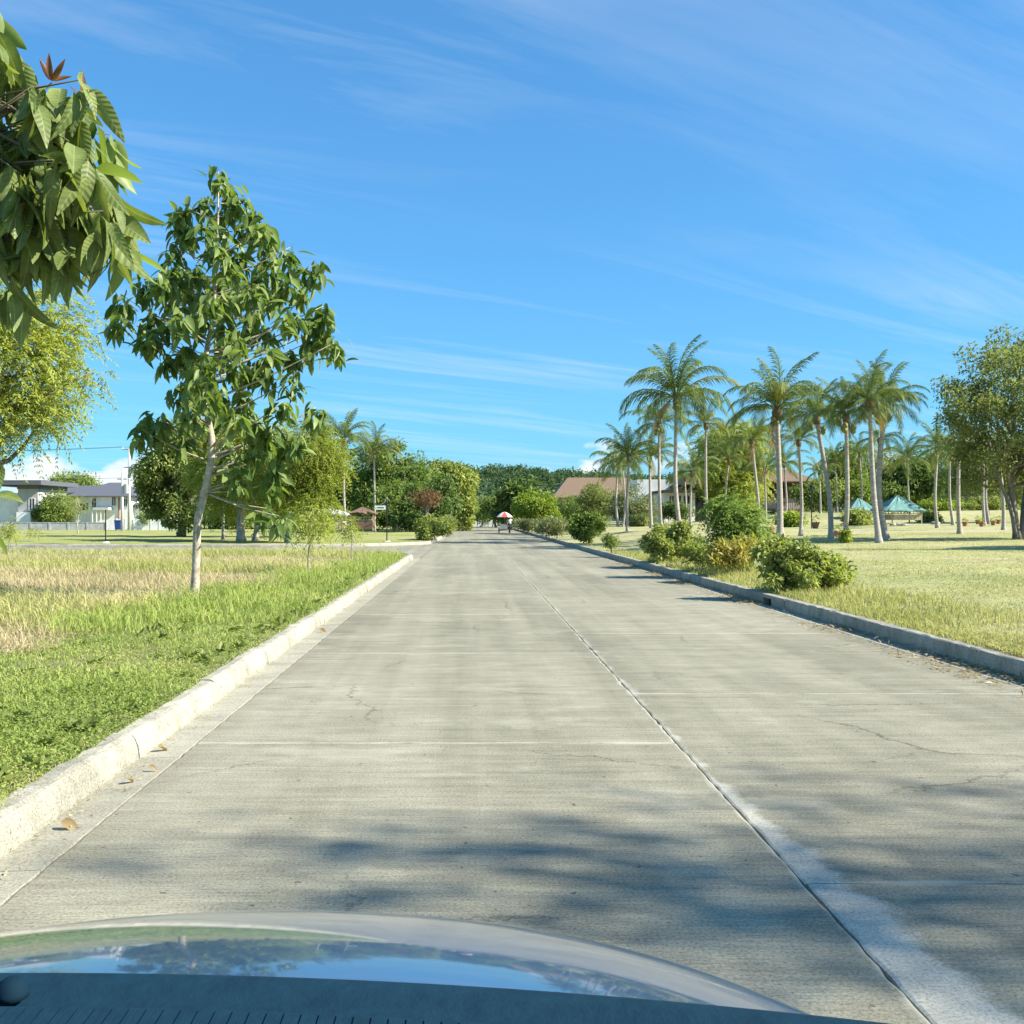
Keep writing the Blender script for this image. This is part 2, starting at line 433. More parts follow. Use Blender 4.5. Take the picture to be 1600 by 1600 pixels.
def turf_mat(name, stops, scale=0.5, fine=22.0):
    m, n, l, out = new_mat(name)
    g = N(n, 'ShaderNodeNewGeometry')
    t = N(n, 'ShaderNodeTexNoise', inp={'Scale': scale, 'Detail': 8.0, 'Roughness': 0.66}); l.new(g.outputs['Position'], t.inputs['Vector'])
    r = ramp(n, stops); l.new(t.outputs[0], r.inputs[0])
    t2 = N(n, 'ShaderNodeTexNoise', inp={'Scale': fine, 'Detail': 5.0, 'Roughness': 0.75}); l.new(g.outputs['Position'], t2.inputs['Vector'])
    r2 = ramp(n, [(0.3, 0.45), (0.7, 1.35)]); l.new(t2.outputs[0], r2.inputs[0])
    col = mix_rgb(n, l, 0.8, r.outputs[0], r2.outputs[0], 'MULTIPLY')
    t3 = N(n, 'ShaderNodeTexNoise', inp={'Scale': fine * .12, 'Detail': 4.0, 'Roughness': 0.7}); l.new(g.outputs['Position'], t3.inputs['Vector'])
    r3 = ramp(n, [(0.35, 0.75), (0.65, 1.15)]); l.new(t3.outputs[0], r3.inputs[0])
    col = mix_rgb(n, l, 0.8, col, r3.outputs[0], 'MULTIPLY')
    b = N(n, 'ShaderNodeBsdfPrincipled', inp={'Roughness': 0.9, 'Specular IOR Level': 0.15}); l.new(col, b.inputs['Base Color'])
    bp = N(n, 'ShaderNodeBump', inp={'Strength': 0.8, 'Distance': 0.05}); l.new(t2.outputs[0], bp.inputs['Height']); l.new(bp.outputs[0], b.inputs['Normal'])
    l.new(b.outputs[0], out.inputs['Surface'])
    return m

concrete_mat('slab', (0.270, 0.257, 0.190), (0.335, 0.320, 0.240), (0.18, 0.173, 0.13), True, True)
concrete_mat('kerb', (0.345, 0.33, 0.265), (0.43, 0.41, 0.325), (0.17, 0.162, 0.13), False)
concrete_mat('gutter', (0.345, 0.33, 0.255), (0.40, 0.385, 0.30), (0.22, 0.21, 0.165), False)
plain_mat('joint', (0.045, 0.042, 0.035), 0.95)
turf_mat('turf_left', [(0.30, (0.36, 0.31, 0.18)), (0.45, (0.25, 0.26, 0.10)), (0.70, (0.20, 0.25, 0.08))])
turf_mat('turf_far', [(0.30, (0.40, 0.37, 0.16)), (0.5, (0.32, 0.34, 0.115)), (0.70, (0.23, 0.28, 0.08))], 0.12, 8.0)
turf_mat('turf_right', [(0.30, (0.52, 0.45, 0.28)), (0.47, (0.43, 0.41, 0.20)), (0.72, (0.30, 0.335, 0.12))], 0.16, 14.0)
turf_mat('earth', [(0.3, (0.14, 0.15, 0.05)), (0.6, (0.17, 0.155, 0.08))], 0.05, 3.0)
turf_mat('dry_soil', [(0.3, (0.30, 0.25, 0.14)), (0.6, (0.23, 0.21, 0.09))], 0.6, 14.0)

# ================================================================ the setting
XL, XR, XJ = -2.08, 5.10, 1.37          # kerb faces and the lane joint
ROAD_END = 165.0

def grid_mesh(name, xs, ys, zf, mat, xmap=None, kind='structure', smooth=True):
    X, Y = np.meshgrid(xs, ys)
    if xmap is not None:
        X = xmap(X, Y)
    Z = zf(X, Y)
    V = np.stack([X, Y, Z], -1).reshape(-1, 3)
    nx, ny = len(xs), len(ys)
    i = np.arange(nx - 1)[None, :] + nx * np.arange(ny - 1)[:, None]
    Fc = np.stack([i, i + 1, i + nx + 1, i + nx], -1).reshape(-1, 4)
    o = np_mesh(name, V, Fc, mat, smooth=smooth)
    o['kind'] = kind
    return o

def hill_h(X, Y):
    u = X / 420.0 * F + U0
    top = np.interp(u, [-900, 100, 400, 600, 740, 800, 850, 900, 1000, 1200, 1500, 2400],
                    [9, 10, 12.5, 14.5, 15.6, 16.0, 14.6, 13.2, 11.6, 10.5, 9.5, 8.0])
    return -0.06 + top * sstep(230, 430, Y) * (1 - 0.5 * sstep(470, 700, Y))

grid_mesh('ground', np.linspace(-900, 900, 61), np.concatenate([np.linspace(-60, 220, 15), np.linspace(235, 480, 22), np.linspace(520, 1500, 12)]), hill_h, MAT['earth'])

def inset_right(R_, yc, ymax, xedge):
    """x limit of a block with a rounded corner at its far right"""
    def f(X, Y):
        t = np.clip(Y - yc, 0, R_)
        lim = xedge - (R_ - np.sqrt(np.maximum(R_ * R_ - t * t, 0)))
        return np.where(X > xedge - R_ - 3, (xedge - R_ - 3) + (X - (xedge - R_ - 3)) / (R_ + 3) * (lim - (xedge - R_ - 3)), X)
    return f
def inset_right_near(R_, yc, xedge):
    def f(X, Y):
        t = np.clip(yc - Y, 0, R_)
        lim = xedge - (R_ - np.sqrt(np.maximum(R_ * R_ - t * t, 0)))
        return np.where(X > xedge - R_ - 3, (xedge - R_ - 3) + (X - (xedge - R_ - 3)) / (R_ + 3) * (lim - (xedge - R_ - 3)), X)
    return f
YA, YB = 41.0, 51.0                       # side street kerbs
RA, RB = 4.0, 8.0
xb = XL - 0.12
grid_mesh('verge', np.concatenate([[-95, -60, -40], np.linspace(-30, xb, 90)]), np.concatenate([np.linspace(-12, YA - RA, 100), np.linspace(YA - RA + .3, YA - .12, 14)]), left_z, MAT['turf_left'],
          inset_right(RA - .12, YA - RA, YA, xb))
grid_mesh('lawn', np.concatenate([np.linspace(-160, -30, 20), np.linspace(-28, xb, 40)]), np.concatenate([np.linspace(YB + .12, YB + RB, 16), np.linspace(YB + RB + 2, 232, 60)]), left_z, MAT['turf_far'],
          inset_right_near(RB - .12, YB + RB, xb))
grid_mesh('park_lawn', np.concatenate([np.linspace(XR + .12, 40, 110), np.linspace(44, 170, 20)]), np.concatenate([np.linspace(-12, 110, 160), np.linspace(115, 232, 24)]), right_z, MAT['turf_right'])

# bare concrete under the junction, then the slabs
mb = MB(); mb.box(-96, 5.2, -12, ROAD_END + 3, -0.11, -0.035)
rb = mb.build('road_bed', MAT['joint']); rb['kind'] = 'structure'

def slab_mesh(x0, x1, y0, y1, jl=0.0, jr=0.0):
    """one concrete slab with slightly ragged edges"""
    n = max(2, int((y1 - y0) / 0.09)) if y0 < 22 else 6
    ys = np.linspace(y0, y1, n)
    L = np.full(n, x0); Rr = np.full(n, x1)
    if y0 < 22:
        L = L + jl * rng.normal(size=n); Rr = Rr + jr * rng.normal(size=n)
    m = max(2, int((x1 - x0) / 0.12)) if y0 < 22 else 3
    e0 = 0.004 * rng.normal(size=m) if y0 < 22 else np.zeros(m)
    e1 = 0.004 * rng.normal(size=m) if y0 < 22 else np.zeros(m)
    fx = np.linspace(0, 1, m)
    ring = [(L[0] + (Rr[0] - L[0]) * f, y0 + e) for f, e in zip(fx, e0)]
    ring += [(Rr[i], ys[i]) for i in range(1, n - 1)]
    ring += [(L[-1] + (Rr[-1] - L[-1]) * f, y1 + e) for f, e in zip(fx[::-1], e1[::-1])]
    ring += [(L[i], ys[i]) for i in range(n - 2, 0, -1)]
    k = len(ring)
    c = np.array(ring).mean(0)
    top = [(x, y, 0.0 - 0.004) for x, y in ring]
    inn = [(c[0] + (x - c[0]) * (1 - .012 / max(.3, abs(x - c[0])) if abs(x - c[0]) > .3 else 1), c[1] + (y - c[1]) * (1 - .012 / max(.3, abs(y - c[1])) if abs(y - c[1]) > .3 else 1), 0.0) for x, y in ring]
    bot = [(x, y, -0.034) for x, y in ring]
    V = inn + top + bot
    Fs = [tuple(range(k))]
    for i in range(k):
        j = (i + 1) % k
        Fs.append((k + i, k + j, j, i)); Fs.append((2 * k + i, 2 * k + j, k + j, k + i))
    return V, Fs

road = empty('road', (0, 0, 0)); road['kind'] = 'structure'
ys = [-11.2 + 4.5 * k for k in range(0, 40)]
for k in range(len(ys) - 1):
    y0, y1 = ys[k], ys[k + 1]
    if y0 > ROAD_END: break
    for (x0, x1, jl, jr, sk) in ((XL + .262, XJ - .006, .004, .004, 0.0), (XJ + .006, XR - .252, .004, .004, 1.9)):
        a, b = y0 + sk + .004, y1 + sk - .004
        m = MB(); m.add(*slab_mesh(x0, x1, a, b, jl, jr)); m.build('slab', MAT['slab'], road)
side = empty('side_street', (-20, 46, 0)); side['kind'] = 'structure'
xs_ = [-90 + 5 * k for k in range(0, 17)]
for x0 in xs_:
    for (y0, y1) in ((YA + .1, 45.99), (46.01, YB - .1)):
        if x0 + 5 < -8:
            m = MB(); m.box(x0, x0 + 4.99, y0, y1, -0.034, 0.0); m.build('slab', MAT['slab'], side)
# the fan of concrete that joins the side street to the road, inside the two kerb curves
def fan():
    ring = []
    for a in np.linspace(90, 0, 14):
        ring.append((XL - RA + (RA + .0) * math.cos(R(a)), YA - RA + RA * math.sin(R(a))))
    ring += [(XL + .25, YA - RA), (XL + .25, YB + RB)]
    for a in np.linspace(0, -90, 20):
        ring.append((XL - RB + RB * math.cos(R(a)), YB + RB + RB * math.sin(R(a))))
    return ring
rg = fan()
m = MB()
m.poly([(x, y, -0.002) for x, y in [(-10.01, YA), (XL - RA, YA)] + rg + [(-10.01, YB)]][::-1])
o = m.build('junction_slab', MAT['slab'], side)

def path_len(p):
    s = np.concatenate([[0], np.cumsum(np.linalg.norm(np.diff(p, axis=0), axis=1))])
    return s
def sweep_piece(p, s, a, b, prof, out_sign, name, mat, parent, jit=0.0):
    """a length of kerb from arc length a to b; prof = [(outward offset, z)]"""
    n = max(2, int((b - a) / (0.16 if jit else 0.5)) + 1)
    ss = np.linspace(a, b, n)
    x = np.interp(ss, s, p[:, 0]); y = np.interp(ss, s, p[:, 1])
    e = 0.05
    tx = np.interp(ss + e, s, p[:, 0]) - np.interp(ss - e, s, p[:, 0]); ty = np.interp(ss + e, s, p[:, 1]) - np.interp(ss - e, s, p[:, 1])
    L = np.hypot(tx, ty) + 1e-9
    nx, ny = -ty / L * out_sign, tx / L * out_sign
    k = len(prof)
    dx, dz = jit * rng.normal(), jit * rng.normal()
    V = []
    for i in range(n):
        for (o_, z) in prof:
            jj = jit * .55 * rng.normal()
            V.append((x[i] + nx[i] * (o_ + dx + jj), y[i] + ny[i] * (o_ + dx + jj), z + dz * .6 + jj))
    Fs = []
    for i in range(n - 1):
        for j in range(k - 1):
            q = (i * k + j, i * k + j + 1, (i + 1) * k + j + 1, (i + 1) * k + j)
            Fs.append(q if out_sign < 0 else q[::-1])
    Fs.append(tuple(range(k))); Fs.append(tuple((n - 1) * k + j for j in range(k - 1, -1, -1)))
    m = MB(); m.add(V, Fs)
    return m.build(name, mat, parent)

roll = [(0.0, -0.06), (0.0, 0.015), (0.012, 0.075), (0.026, 0.115), (0.045, 0.138), (0.075, 0.150), (0.15, 0.152), (0.165, 0.135), (0.165, -0.06)]
square = [(0.0, -0.06), (0.0, 0.02), (0.006, 0.145), (0.016, 0.162), (0.032, 0.168), (0.15, 0.168), (0.165, 0.155), (0.165, -0.06)]
gut = [(-0.255, -0.05), (-0.255, 0.001), (-0.12, -0.004), (-0.001, -0.008), (-0.001, -0.05)]
def arc(cx, cy, r, a0, a1, n):
    return [(cx + r * math.cos(R(a)), cy + r * math.sin(R(a))) for a in np.linspace(a0, a1, n)]
pathA = np.array([(XL, -10.0), (XL, 10.0)] + [(XL, y) for y in np.linspace(12, YA - RA - .1, 8)] + arc(XL - RA, YA - RA, RA, 0, 90, 16) + [(-30, YA), (-88, YA)])
pathB = np.array([(-88, YB), (-30, YB)] + arc(XL - RB, YB + RB, RB, -90, 0, 22) + [(XL, YB + RB + 2), (XL, ROAD_END)])
pathC = np.array([(XR, -10.0), (XR, 60.0), (XR, ROAD_END)])
INLET = 17.6
for nm, path, sg, prof in (('kerb', pathA, 1, roll), ('kerb', pathB, 1, roll), ('kerb', pathC, -1, square)):
    root = empty(nm, (path[0][0], path[0][1], 0)); root['kind'] = 'structure'
    groot = empty('gutter', (path[0][0], path[0][1], 0)); groot['kind'] = 'structure'
    s = path_len(path)
    a = 0.0
    while a < s[-1] - .2:
        yy = np.interp(a, s, path[:, 1]); xx = np.interp(a, s, path[:, 0])
        near = math.hypot(xx, yy) < 62
        b = min(a + (2.05 if near else 6.0), s[-1])
        if path is pathC and yy < INLET < yy + (b - a):
            # the kerb stone with the storm drain mouth: two cheeks and a lintel
            st = empty('drain_stone', (XR, INLET, 0)); st.parent = root
            st.location = (XR - root.location[0], INLET - root.location[1], 0)
            h0, h1 = INLET - .24, INLET + .24
            m = MB(); m.box(XR, XR + .165, yy + .006, h0, -.06, .168); m.build('cheek', MAT['kerb'], st)
            m = MB(); m.box(XR, XR + .165, h1, yy + (b - a) - .006, -.06, .168); m.build('cheek', MAT['kerb'], st)
            m = MB(); m.box(XR, XR + .165, h0 + .002, h1 - .002, .11, .167); m.build('lintel', MAT['kerb'], st)
            m = MB(); m.box(XR + .10, XR + .16, h0 + .003, h1 - .003, -.06, .108); m.build('drain_back', MAT['joint'], st)
        else:
            sweep_piece(path, s, a + .003, b - .003, prof, sg, 'kerb_stone', MAT['kerb'], root, 0.006 if near else 0.0)
        sweep_piece(path, s, a + .004, b - .004, gut, sg, 'gutter_slab', MAT['gutter'], groot, 0.0)
        a = b

# ================================================================ foliage engine
leaf_mat('leaf_young', (0.085, 0.145, 0.034), (0.27, 0.34, 0.105), 0.36, rough=0.45, spec=0.3)
leaf_mat('leaf_near', (0.065, 0.115, 0.028), (0.30, 0.36, 0.115), 0.36, tcol=(1.35, 1.35, .6), rough=0.5, spec=0.3, vein=True)
leaf_mat('leaf_red', (0.16, 0.06, 0.03), (0.22, 0.10, 0.04), 0.3)
leaf_mat('leaf_feather', (0.24, 0.295, 0.055), (0.48, 0.53, 0.14), 0.42, tcol=(1.2, 1.2, .6), rough=.6, spec=.1)
leaf_mat('leaf_lime', (0.20, 0.265, 0.045), (0.42, 0.46, 0.11), 0.38, tcol=(1.25, 1.25, .6), rough=.6, spec=.12)
leaf_mat('leaf_mid', (0.095, 0.155, 0.040), (0.24, 0.30, 0.085), 0.34, rough=.6, spec=.12)
leaf_mat('leaf_dark', (0.065, 0.115, 0.036), (0.165, 0.23, 0.07), 0.28, rough=.6, spec=.15)
leaf_mat('leaf_olive', (0.155, 0.185, 0.070), (0.32, 0.345, 0.14), 0.34, rough=.6, spec=.12)
leaf_mat('leaf_grey', (0.145, 0.174, 0.080), (0.275, 0.290, 0.145), 0.3)
leaf_mat('leaf_bright', (0.16, 0.24, 0.03), (0.32, 0.40, 0.06), 0.38, tcol=(1.3, 1.3, .6))
leaf_mat('leaf_fresh', (0.16, 0.25, 0.065), (0.33, 0.42, 0.12), 0.40, tcol=(1.2, 1.25, .6), rough=.6, spec=.12)
leaf_mat('leaf_shrub', (0.125, 0.175, 0.045), (0.37, 0.40, 0.125), 0.32, rough=.55, spec=.2)
leaf_mat('leaf_croton', (0.22, 0.25, 0.06), (0.42, 0.33, 0.10), 0.35)
leaf_mat('leaf_bougain', (0.13, 0.10, 0.045), (0.24, 0.09, 0.06), 0.3)
leaf_mat('leaf_hill', (0.050, 0.092, 0.048), (0.105, 0.155, 0.072), 0.2, rough=.8, spec=.05)
leaf_mat('palm_leaf', (0.085, 0.135, 0.034), (0.215, 0.265, 0.075), 0.30, tcol=(1.25, 1.25, .6), rough=0.5, spec=0.2)
leaf_mat('palm_yellow', (0.17, 0.20, 0.05), (0.34, 0.34, 0.10), 0.34, tcol=(1.2, 1.15, .6), rough=.6, spec=.15)
leaf_mat('palm_dead', (0.220, 0.154, 0.077), (0.330, 0.242, 0.121), 0.25)
leaf_mat('grass_green', (0.20, 0.285, 0.065), (0.44, 0.50, 0.145), 0.36, tcol=(1.2, 1.2, .7), rough=.6, spec=.12)
leaf_mat('grass_gold', (0.31, 0.33, 0.10), (0.57, 0.54, 0.25), 0.38, tcol=(1.15, 1.15, .75), rough=.7, spec=.1)
leaf_mat('grass_tan', (0.46, 0.38, 0.21), (0.66, 0.55, 0.34), 0.36, tcol=(1.1, 1.1, .9), rough=.7, spec=.1)
leaf_mat('grass_park', (0.32, 0.34, 0.11), (0.60, 0.56, 0.26), 0.36, tcol=(1.15, 1.15, .75), rough=.7, spec=.1)
leaf_mat('litter', (0.286, 0.187, 0.083), (0.528, 0.418, 0.242), 0.15)
plain_mat('bark_pale', (0.44, 0.40, 0.32), 0.85, var=.28, scale=5.0, bump=.6, stretch=(1, 1, .5))
plain_mat('bark_spot', (0.52, 0.47, 0.36), 0.85, scale=9.0, bump=.6, col2=(0.16, 0.135, 0.095))
plain_mat('bark_palm', (0.43, 0.39, 0.33), 0.88, scale=3.0, bump=.7, stretch=(1, 1, 9), col2=(0.21, 0.185, 0.15))
plain_mat('bark_grey', (0.20, 0.175, 0.14), 0.9, var=.25, scale=5.0, bump=.6, stretch=(1, 1, .4))
plain_mat('twig', (0.13, 0.115, 0.07), 0.85)

def leaf_quads(C, D, Nn, L, W, droop=0.12):
    """folded leaf of one quad: base, side, tip, side"""
    n = len(C)
    L = np.broadcast_to(L, (n,))[:, None]; W = np.broadcast_to(W, (n,))[:, None]
    S = unit(np.cross(D, Nn)); Nn = unit(np.cross(S, D))
    V = np.empty((n, 4, 3))
    V[:, 0] = C
    V[:, 1] = C + D * L * .45 + S * W * .5 + Nn * W * .12
    V[:, 2] = C + D * L - Nn * L * droop
    V[:, 3] = C + D * L * .45 - S * W * .5 + Nn * W * .12
    Fc = np.arange(4 * n).reshape(n, 4)
    return V.reshape(-1, 3), Fc

def merge(parts):
    V, Fc, T, b = [], [], [], 0
    for v, f, t in parts:
        V.append(v); Fc.append(f + b); T.append(t); b += len(v)
    return np.vstack(V), np.vstack(Fc), np.concatenate(T)

def leaf_cloud(C, r, per, L, W, droop=0.3, flat=0.8, tvar=0.25):
    """leaves round every clump centre"""
    m = len(C)
    r = np.broadcast_to(r, (m,))
    idx = np.repeat(np.arange(m), per)
    n = len(idx)
    o = rand_unit(n)
    q = o * (r[idx] * rng.random(n) ** 0.45)[:, None]
    q[:, 2] *= flat
    D = unit(o * .55 + rand_unit(n) * .75 + np.array([0, 0, -droop]))
    Nn = unit(rand_unit(n) * .7 + np.array([0.15, 0, .8]))
    LL = L * (0.65 + .7 * rng.random(n))
    V, Fc = leaf_quads(C[idx] + q, D, Nn, LL, LL * W / L)
    ct = rng.random(m)
    t = np.clip(ct[idx] * .55 + rng.random(n) * .45 + rng.normal(size=n) * tvar * .2, 0, 1)
    return V, Fc, np.repeat(t, 4)

def spray_cloud(C, r, per, slen, pairs, L, W, droop=.5, out=.6):
    """feathery compound leaves: sprays of leaflet pairs"""
    m = len(C)
    r = np.broadcast_to(r, (m,))
    idx = np.repeat(np.arange(m), per)
    n = len(idx)
    o = rand_unit(n); o[:, 2] = o[:, 2] * .6 + .1
    o = unit(o)
    start = C[idx] + o * (r[idx] * rng.random(n) ** .6)[:, None]
    D = unit(o * out + rand_unit(n) * .6)
    sl = slen * (0.6 + .8 * rng.random(n))
    t = np.linspace(.1, 1, pairs)
    base = start[:, None, :] + D[:, None, :] * (sl[:, None] * t[None, :])[..., None]
    base[:, :, 2] -= droop * sl[:, None] * t[None, :] ** 2
    S = unit(np.cross(D, np.array([0, 0, 1.0])) + 1e-3)
    ct = rng.random(m)
    parts = []
    tn = np.clip(ct[idx] * .5 + rng.random(n) * .5, 0, 1)
    for sg in (-1, 1):
        d = unit(sg * S[:, None, :] * .8 + D[:, None, :] * .55 + np.array([0, 0, -.35]) + rng.normal(size=base.shape) * .18)
        Nn = unit(np.array([0, 0, 1.0]) + rng.normal(size=base.shape) * .4)
        V, Fc = leaf_quads(base.reshape(-1, 3), d.reshape(-1, 3), Nn.reshape(-1, 3), L * (0.7 + .6 * rng.random(n * pairs)), W, .2)
        parts.append((V, Fc, np.repeat(np.repeat(tn, pairs), 4)))
    return merge(parts)

def clumps_in(ells, n, shell=.55):
    """clump centres inside a union of ellipsoids [(centre, radii)]"""
    vol = np.array([r[0] * r[1] * r[2] for _, r in ells]); vol = vol / vol.sum()
    out = []
    for (c, r), w in zip(ells, vol):
        k = max(2, int(round(n * w)))
        o = rand_unit(k)
        out.append(np.array(c) + o * np.array(r) * (shell + (1 - shell) * rng.random(k))[:, None] ** 1.0)
    return np.vstack(out)

def ell(u, v, d, ru, rv, dd=None):
    """crown ellipsoid from its pixel extent at depth d"""
    return (P(u, v, d), (ru / F * d, (dd if dd else ru / F * d), rv / F * d))

def limbs(mbd, base, top, C, r0, nmax=14, n=6):
    """limbs from the upper trunk to some clump centres"""
    sel = C[rng.choice(len(C), min(nmax, len(C)), replace=False)]
    base, top = np.array(base), np.array(top)
    for c in sel:
        f = .55 + .45 * rng.random()
        s = base + (top - base) * f
        mid = s * .5 + c * .5 + np.array([0, 0, .12 * np.linalg.norm(c - s)]) * rng.normal()
        pts = smooth_path([s, mid, c], 7)
        mbd.tube(pts, np.linspace(r0 * .5, r0 * .08, 7), n)

def make_tree(name, label, cat, base, top, tr, ells, mat, nclump=60, per=120, cr=.6, L=.14, W=.06, kind='leaf', bark='bark_grey', group=None,
              slen=.5, pairs=7, droop=.3, trunks=None, lm=14, shell=.5, flat=.8, tvar=.25):
    base = np.array(base, float)
    root = empty(name, base)
    tag(root, label, cat, group)
    C = clumps_in(ells, nclump, shell)
    tm = MB()
    for (b, t, r) in (trunks or [(base, top, tr)]):
        b = np.array(b, float); t = np.array(t, float)
        k = 9
        pts = smooth_path([b - np.array([0, 0, .15]), b + (t - b) * .3 + rng.normal(size=3) * .02 * np.linalg.norm(t - b), b + (t - b) * .65 + rng.normal(size=3) * .03 * np.linalg.norm(t - b), t], k)
        rr = np.linspace(r * 1.0, r * .55, k); rr[0] = r * 1.35
        tm.tube(pts, rr, 9)
        limbs(tm, b, t, C, r, lm // len(trunks or [1]) + 1)
    tm.build('trunk', MAT[bark], root, smooth=True)
    if kind == 'leaf':
        V, Fc, T = leaf_cloud(C, cr * (0.7 + .6 * rng.random(len(C))), per, L, W, droop, flat, tvar)
    else:
        V, Fc, T = spray_cloud(C, cr * (0.7 + .6 * rng.random(len(C))), per, slen, pairs, L, W, droop)
    np_mesh('crown', V, Fc, MAT[mat], root, T)
    return root

def curved_leaf(L=1.0, W=.36, curl=.35, fold=.25, wave=0.0, seg=5):
    """one broad leaf along +X, normal +Z, tip drooping"""
    V = []; Fs = []
    for i in range(seg + 1):
        t = i / seg
        w = W * .5 * (math.sin(math.pi * min(1, t * .92 + .06)) ** .75) * (1 - .25 * t) if 0 < i < seg else 0.012
        x = L * (t - .12 * curl * t * t); z = -curl * L * t * t
        V += [(x, -w, z + fold * w + wave * math.sin(t * 9)), (x, 0, z), (x, w, z + fold * w - wave * math.sin(t * 8 + 1))]
    for i in range(seg):
        a = 3 * i
        Fs += [(a, a + 3, a + 4, a + 1), (a + 1, a + 4, a + 5, a + 2)]
    return V, Fs

def leaf_data(name, mat, **kw):
    V, Fs = curved_leaf(**kw)
    me = bpy.data.meshes.new(name)
    me.from_pydata(V, [], Fs); me.update()
    for p in me.polygons: p.use_smooth = True
    a = me.attributes.new('tint', 'FLOAT', 'POINT'); a.data.foreach_set('value', np.full(len(V), .5, np.float32))
    me.materials.append(mat)
    return me

def frame(D, up):
    """rotation matrix with x along D and z near up"""
    x = unit(np.array(D)); y = unit(np.cross(np.array(up), x)); z = np.cross(x, y)
    return np.stack([x, y, z], 1)

def place_leaf(name, me, pos, D, up, s, parent):
    o = bpy.data.objects.new(name, me)
    COL.objects.link(o)
    o.parent = parent
    M3 = frame(D, up) * s
    M = Matrix.Identity(4)
    off = pos - wloc(parent)
    for i in range(3):
        for j in range(3): M[i][j] = M3[i][j]
        M[i][3] = off[i]
    o.matrix_local = M
    return o

# ================================================================ the near tree at the left verge (only its right side reaches into view)
NEAR = np.array([-3.35, 4.25, float(left_z(-3.35, 4.25))])
ntree = tag(empty('roadside_tree', NEAR), 'broad-leaved tree with huge drooping glossy leaves and reddish tips, overhanging the verge', 'tree')
whorls = [(-60, 20, 4.3), (8, 38, 4.3), (45, 88, 4.2), (-20, 110, 4.5), (112, 138, 4.2), (158, 172, 4.2), (28, 168, 4.4), (84, 190, 4.3), (-40, 210, 4.2), (20, 250, 4.1), (65, 262, 4.4),
          (128, 232, 4.35), (160, 262, 4.3), (108, 290, 4.15), (184, 322, 4.2), (40, 322, 4.35), (88, 340, 4.1), (146, 345, 4.4), (200, 352, 4.25), (2, 345, 4.5), (-60, 320, 4.3),
          (60, 372, 4.5), (120, 388, 4.3), (170, 398, 4.45), (25, 395, 4.2), (92, 408, 4.6), (-30, 395, 4.5), (140, 415, 4.2), (60, 300, 4.8), (10, 200, 4.9), (110, 330, 4.9),
          (-14, 722, 4.0), (-40, 750, 3.9), (-4, 765, 4.1), (-90, 120, 4.6), (-110, 300, 4.4), (-80, 420, 4.4)]
tm = MB()
crown_n = empty('crown', (0, 0, 0)); crown_n.parent = ntree
trunk_top = NEAR + np.array([.15, .1, 3.6])
tm.tube(smooth_path([NEAR - np.array([0, 0, .2]), NEAR + np.array([.05, .02, 1.2]), NEAR + np.array([.12, .06, 2.5]), trunk_top], 12), np.linspace(.085, .035, 12), 10)
nl_red = leaf_data('young_leaf', MAT['leaf_red'], L=1, W=.26, curl=.3, fold=.6)
near_leaves = []
for i, (u, v, d) in enumerate(whorls):
    c = P(u - (30 if v < 600 else 6), v - (38 if 200 < v < 600 else 8), d)
    s = NEAR + (trunk_top - NEAR) * (.5 + .5 * rng.random())
    if v > 600: s = NEAR + np.array([.05, .02, 1.15])
    mid = s * .45 + c * .55 + np.array([0, 0, .10])
    tm.tube(smooth_path([s, mid, c], 9), np.linspace(.017, .005, 9), 6)
    tips = [c]
    for q in range(2 if v < 600 else 1):                # side twigs, each ending in its own whorl
        t = c + np.array([rng.normal() * .06 - .02, rng.normal() * .12, rng.normal() * .07])
        tm.tube(smooth_path([mid * .35 + c * .65, (mid + t) * .5 + np.array([0, 0, .02]), t], 6), np.linspace(.008, .003, 6), 5)
        tips.append(t)
    for t in tips:
        k = int(rng.integers(7, 11)) if v < 600 else 5
        a0 = rng.random() * 6.28
        for j in range(k):
            a = a0 + 2.4 * j
            el = rng.uniform(-1.45, -.75) if j < k - 1 else rng.uniform(-.6, .1)
            D = np.array([math.cos(a) * math.cos(el), math.sin(a) * math.cos(el), math.sin(el)])
            near_leaves.append((t + rng.normal(size=3) * .02 + np.array([0, 0, -.010 * j]), D, rng.uniform(.13, .24) * (1 if v < 600 else .75), np.array([0, 0, 1.0]) + rng.normal(size=3) * .45))
    if (u, v) in ((112, 138), (158, 172), (8, 38)):
        a0 = rng.random() * 6
        for j in range(4):
            a = a0 + 1.7 * j; el = .5 + .8 * rng.random()
            D = np.array([math.cos(a) * math.cos(el), math.sin(a) * math.cos(el), math.sin(el)])
            place_leaf('young_leaf', nl_red, c + np.array([0, 0, .01]), D, rand_unit(1)[0], .07 + .05 * rng.random(), crown_n)
def shows(L_):
    p = L_[0]; u = p[0] / p[1] * F + U0
    return (0 if u > -15 else 1, p[1])
near_leaves.sort(key=shows)
NLP = [(.40, .30, .35, .012), (.36, .55, .25, .02), (.44, .18, .5, .015), (.33, .75, .3, .01), (.38, .9, .4, .025), (.46, .05, .6, .02)]
nl_meshes = [leaf_data('leaf', MAT['leaf_near'], L=1, W=w, curl=cc, fold=f, wave=wv, seg=6) for w, cc, f, wv in NLP]
VV, FF, TT, b = [], [], [], 0
for q, (pos, D, Ls, up) in enumerate(near_leaves):
    if q < 295:
        place_leaf('leaf', nl_meshes[q % 6], pos, D, up, Ls, crown_n)
    else:
        w, cc, f, wv = NLP[q % 6]
        V, Fs = curved_leaf(1, w, cc, f, wv, 6)
        V = np.array(V) @ (frame(D, up) * Ls).T + pos
        VV.append(V); FF.append(np.array(Fs) + b); b += len(V); TT.append(np.full(len(V), rng.random()))
o = np_mesh('inner_leaves', np.vstack(VV), np.vstack(FF), MAT['leaf_young'], crown_n, np.concatenate(TT), smooth=True)
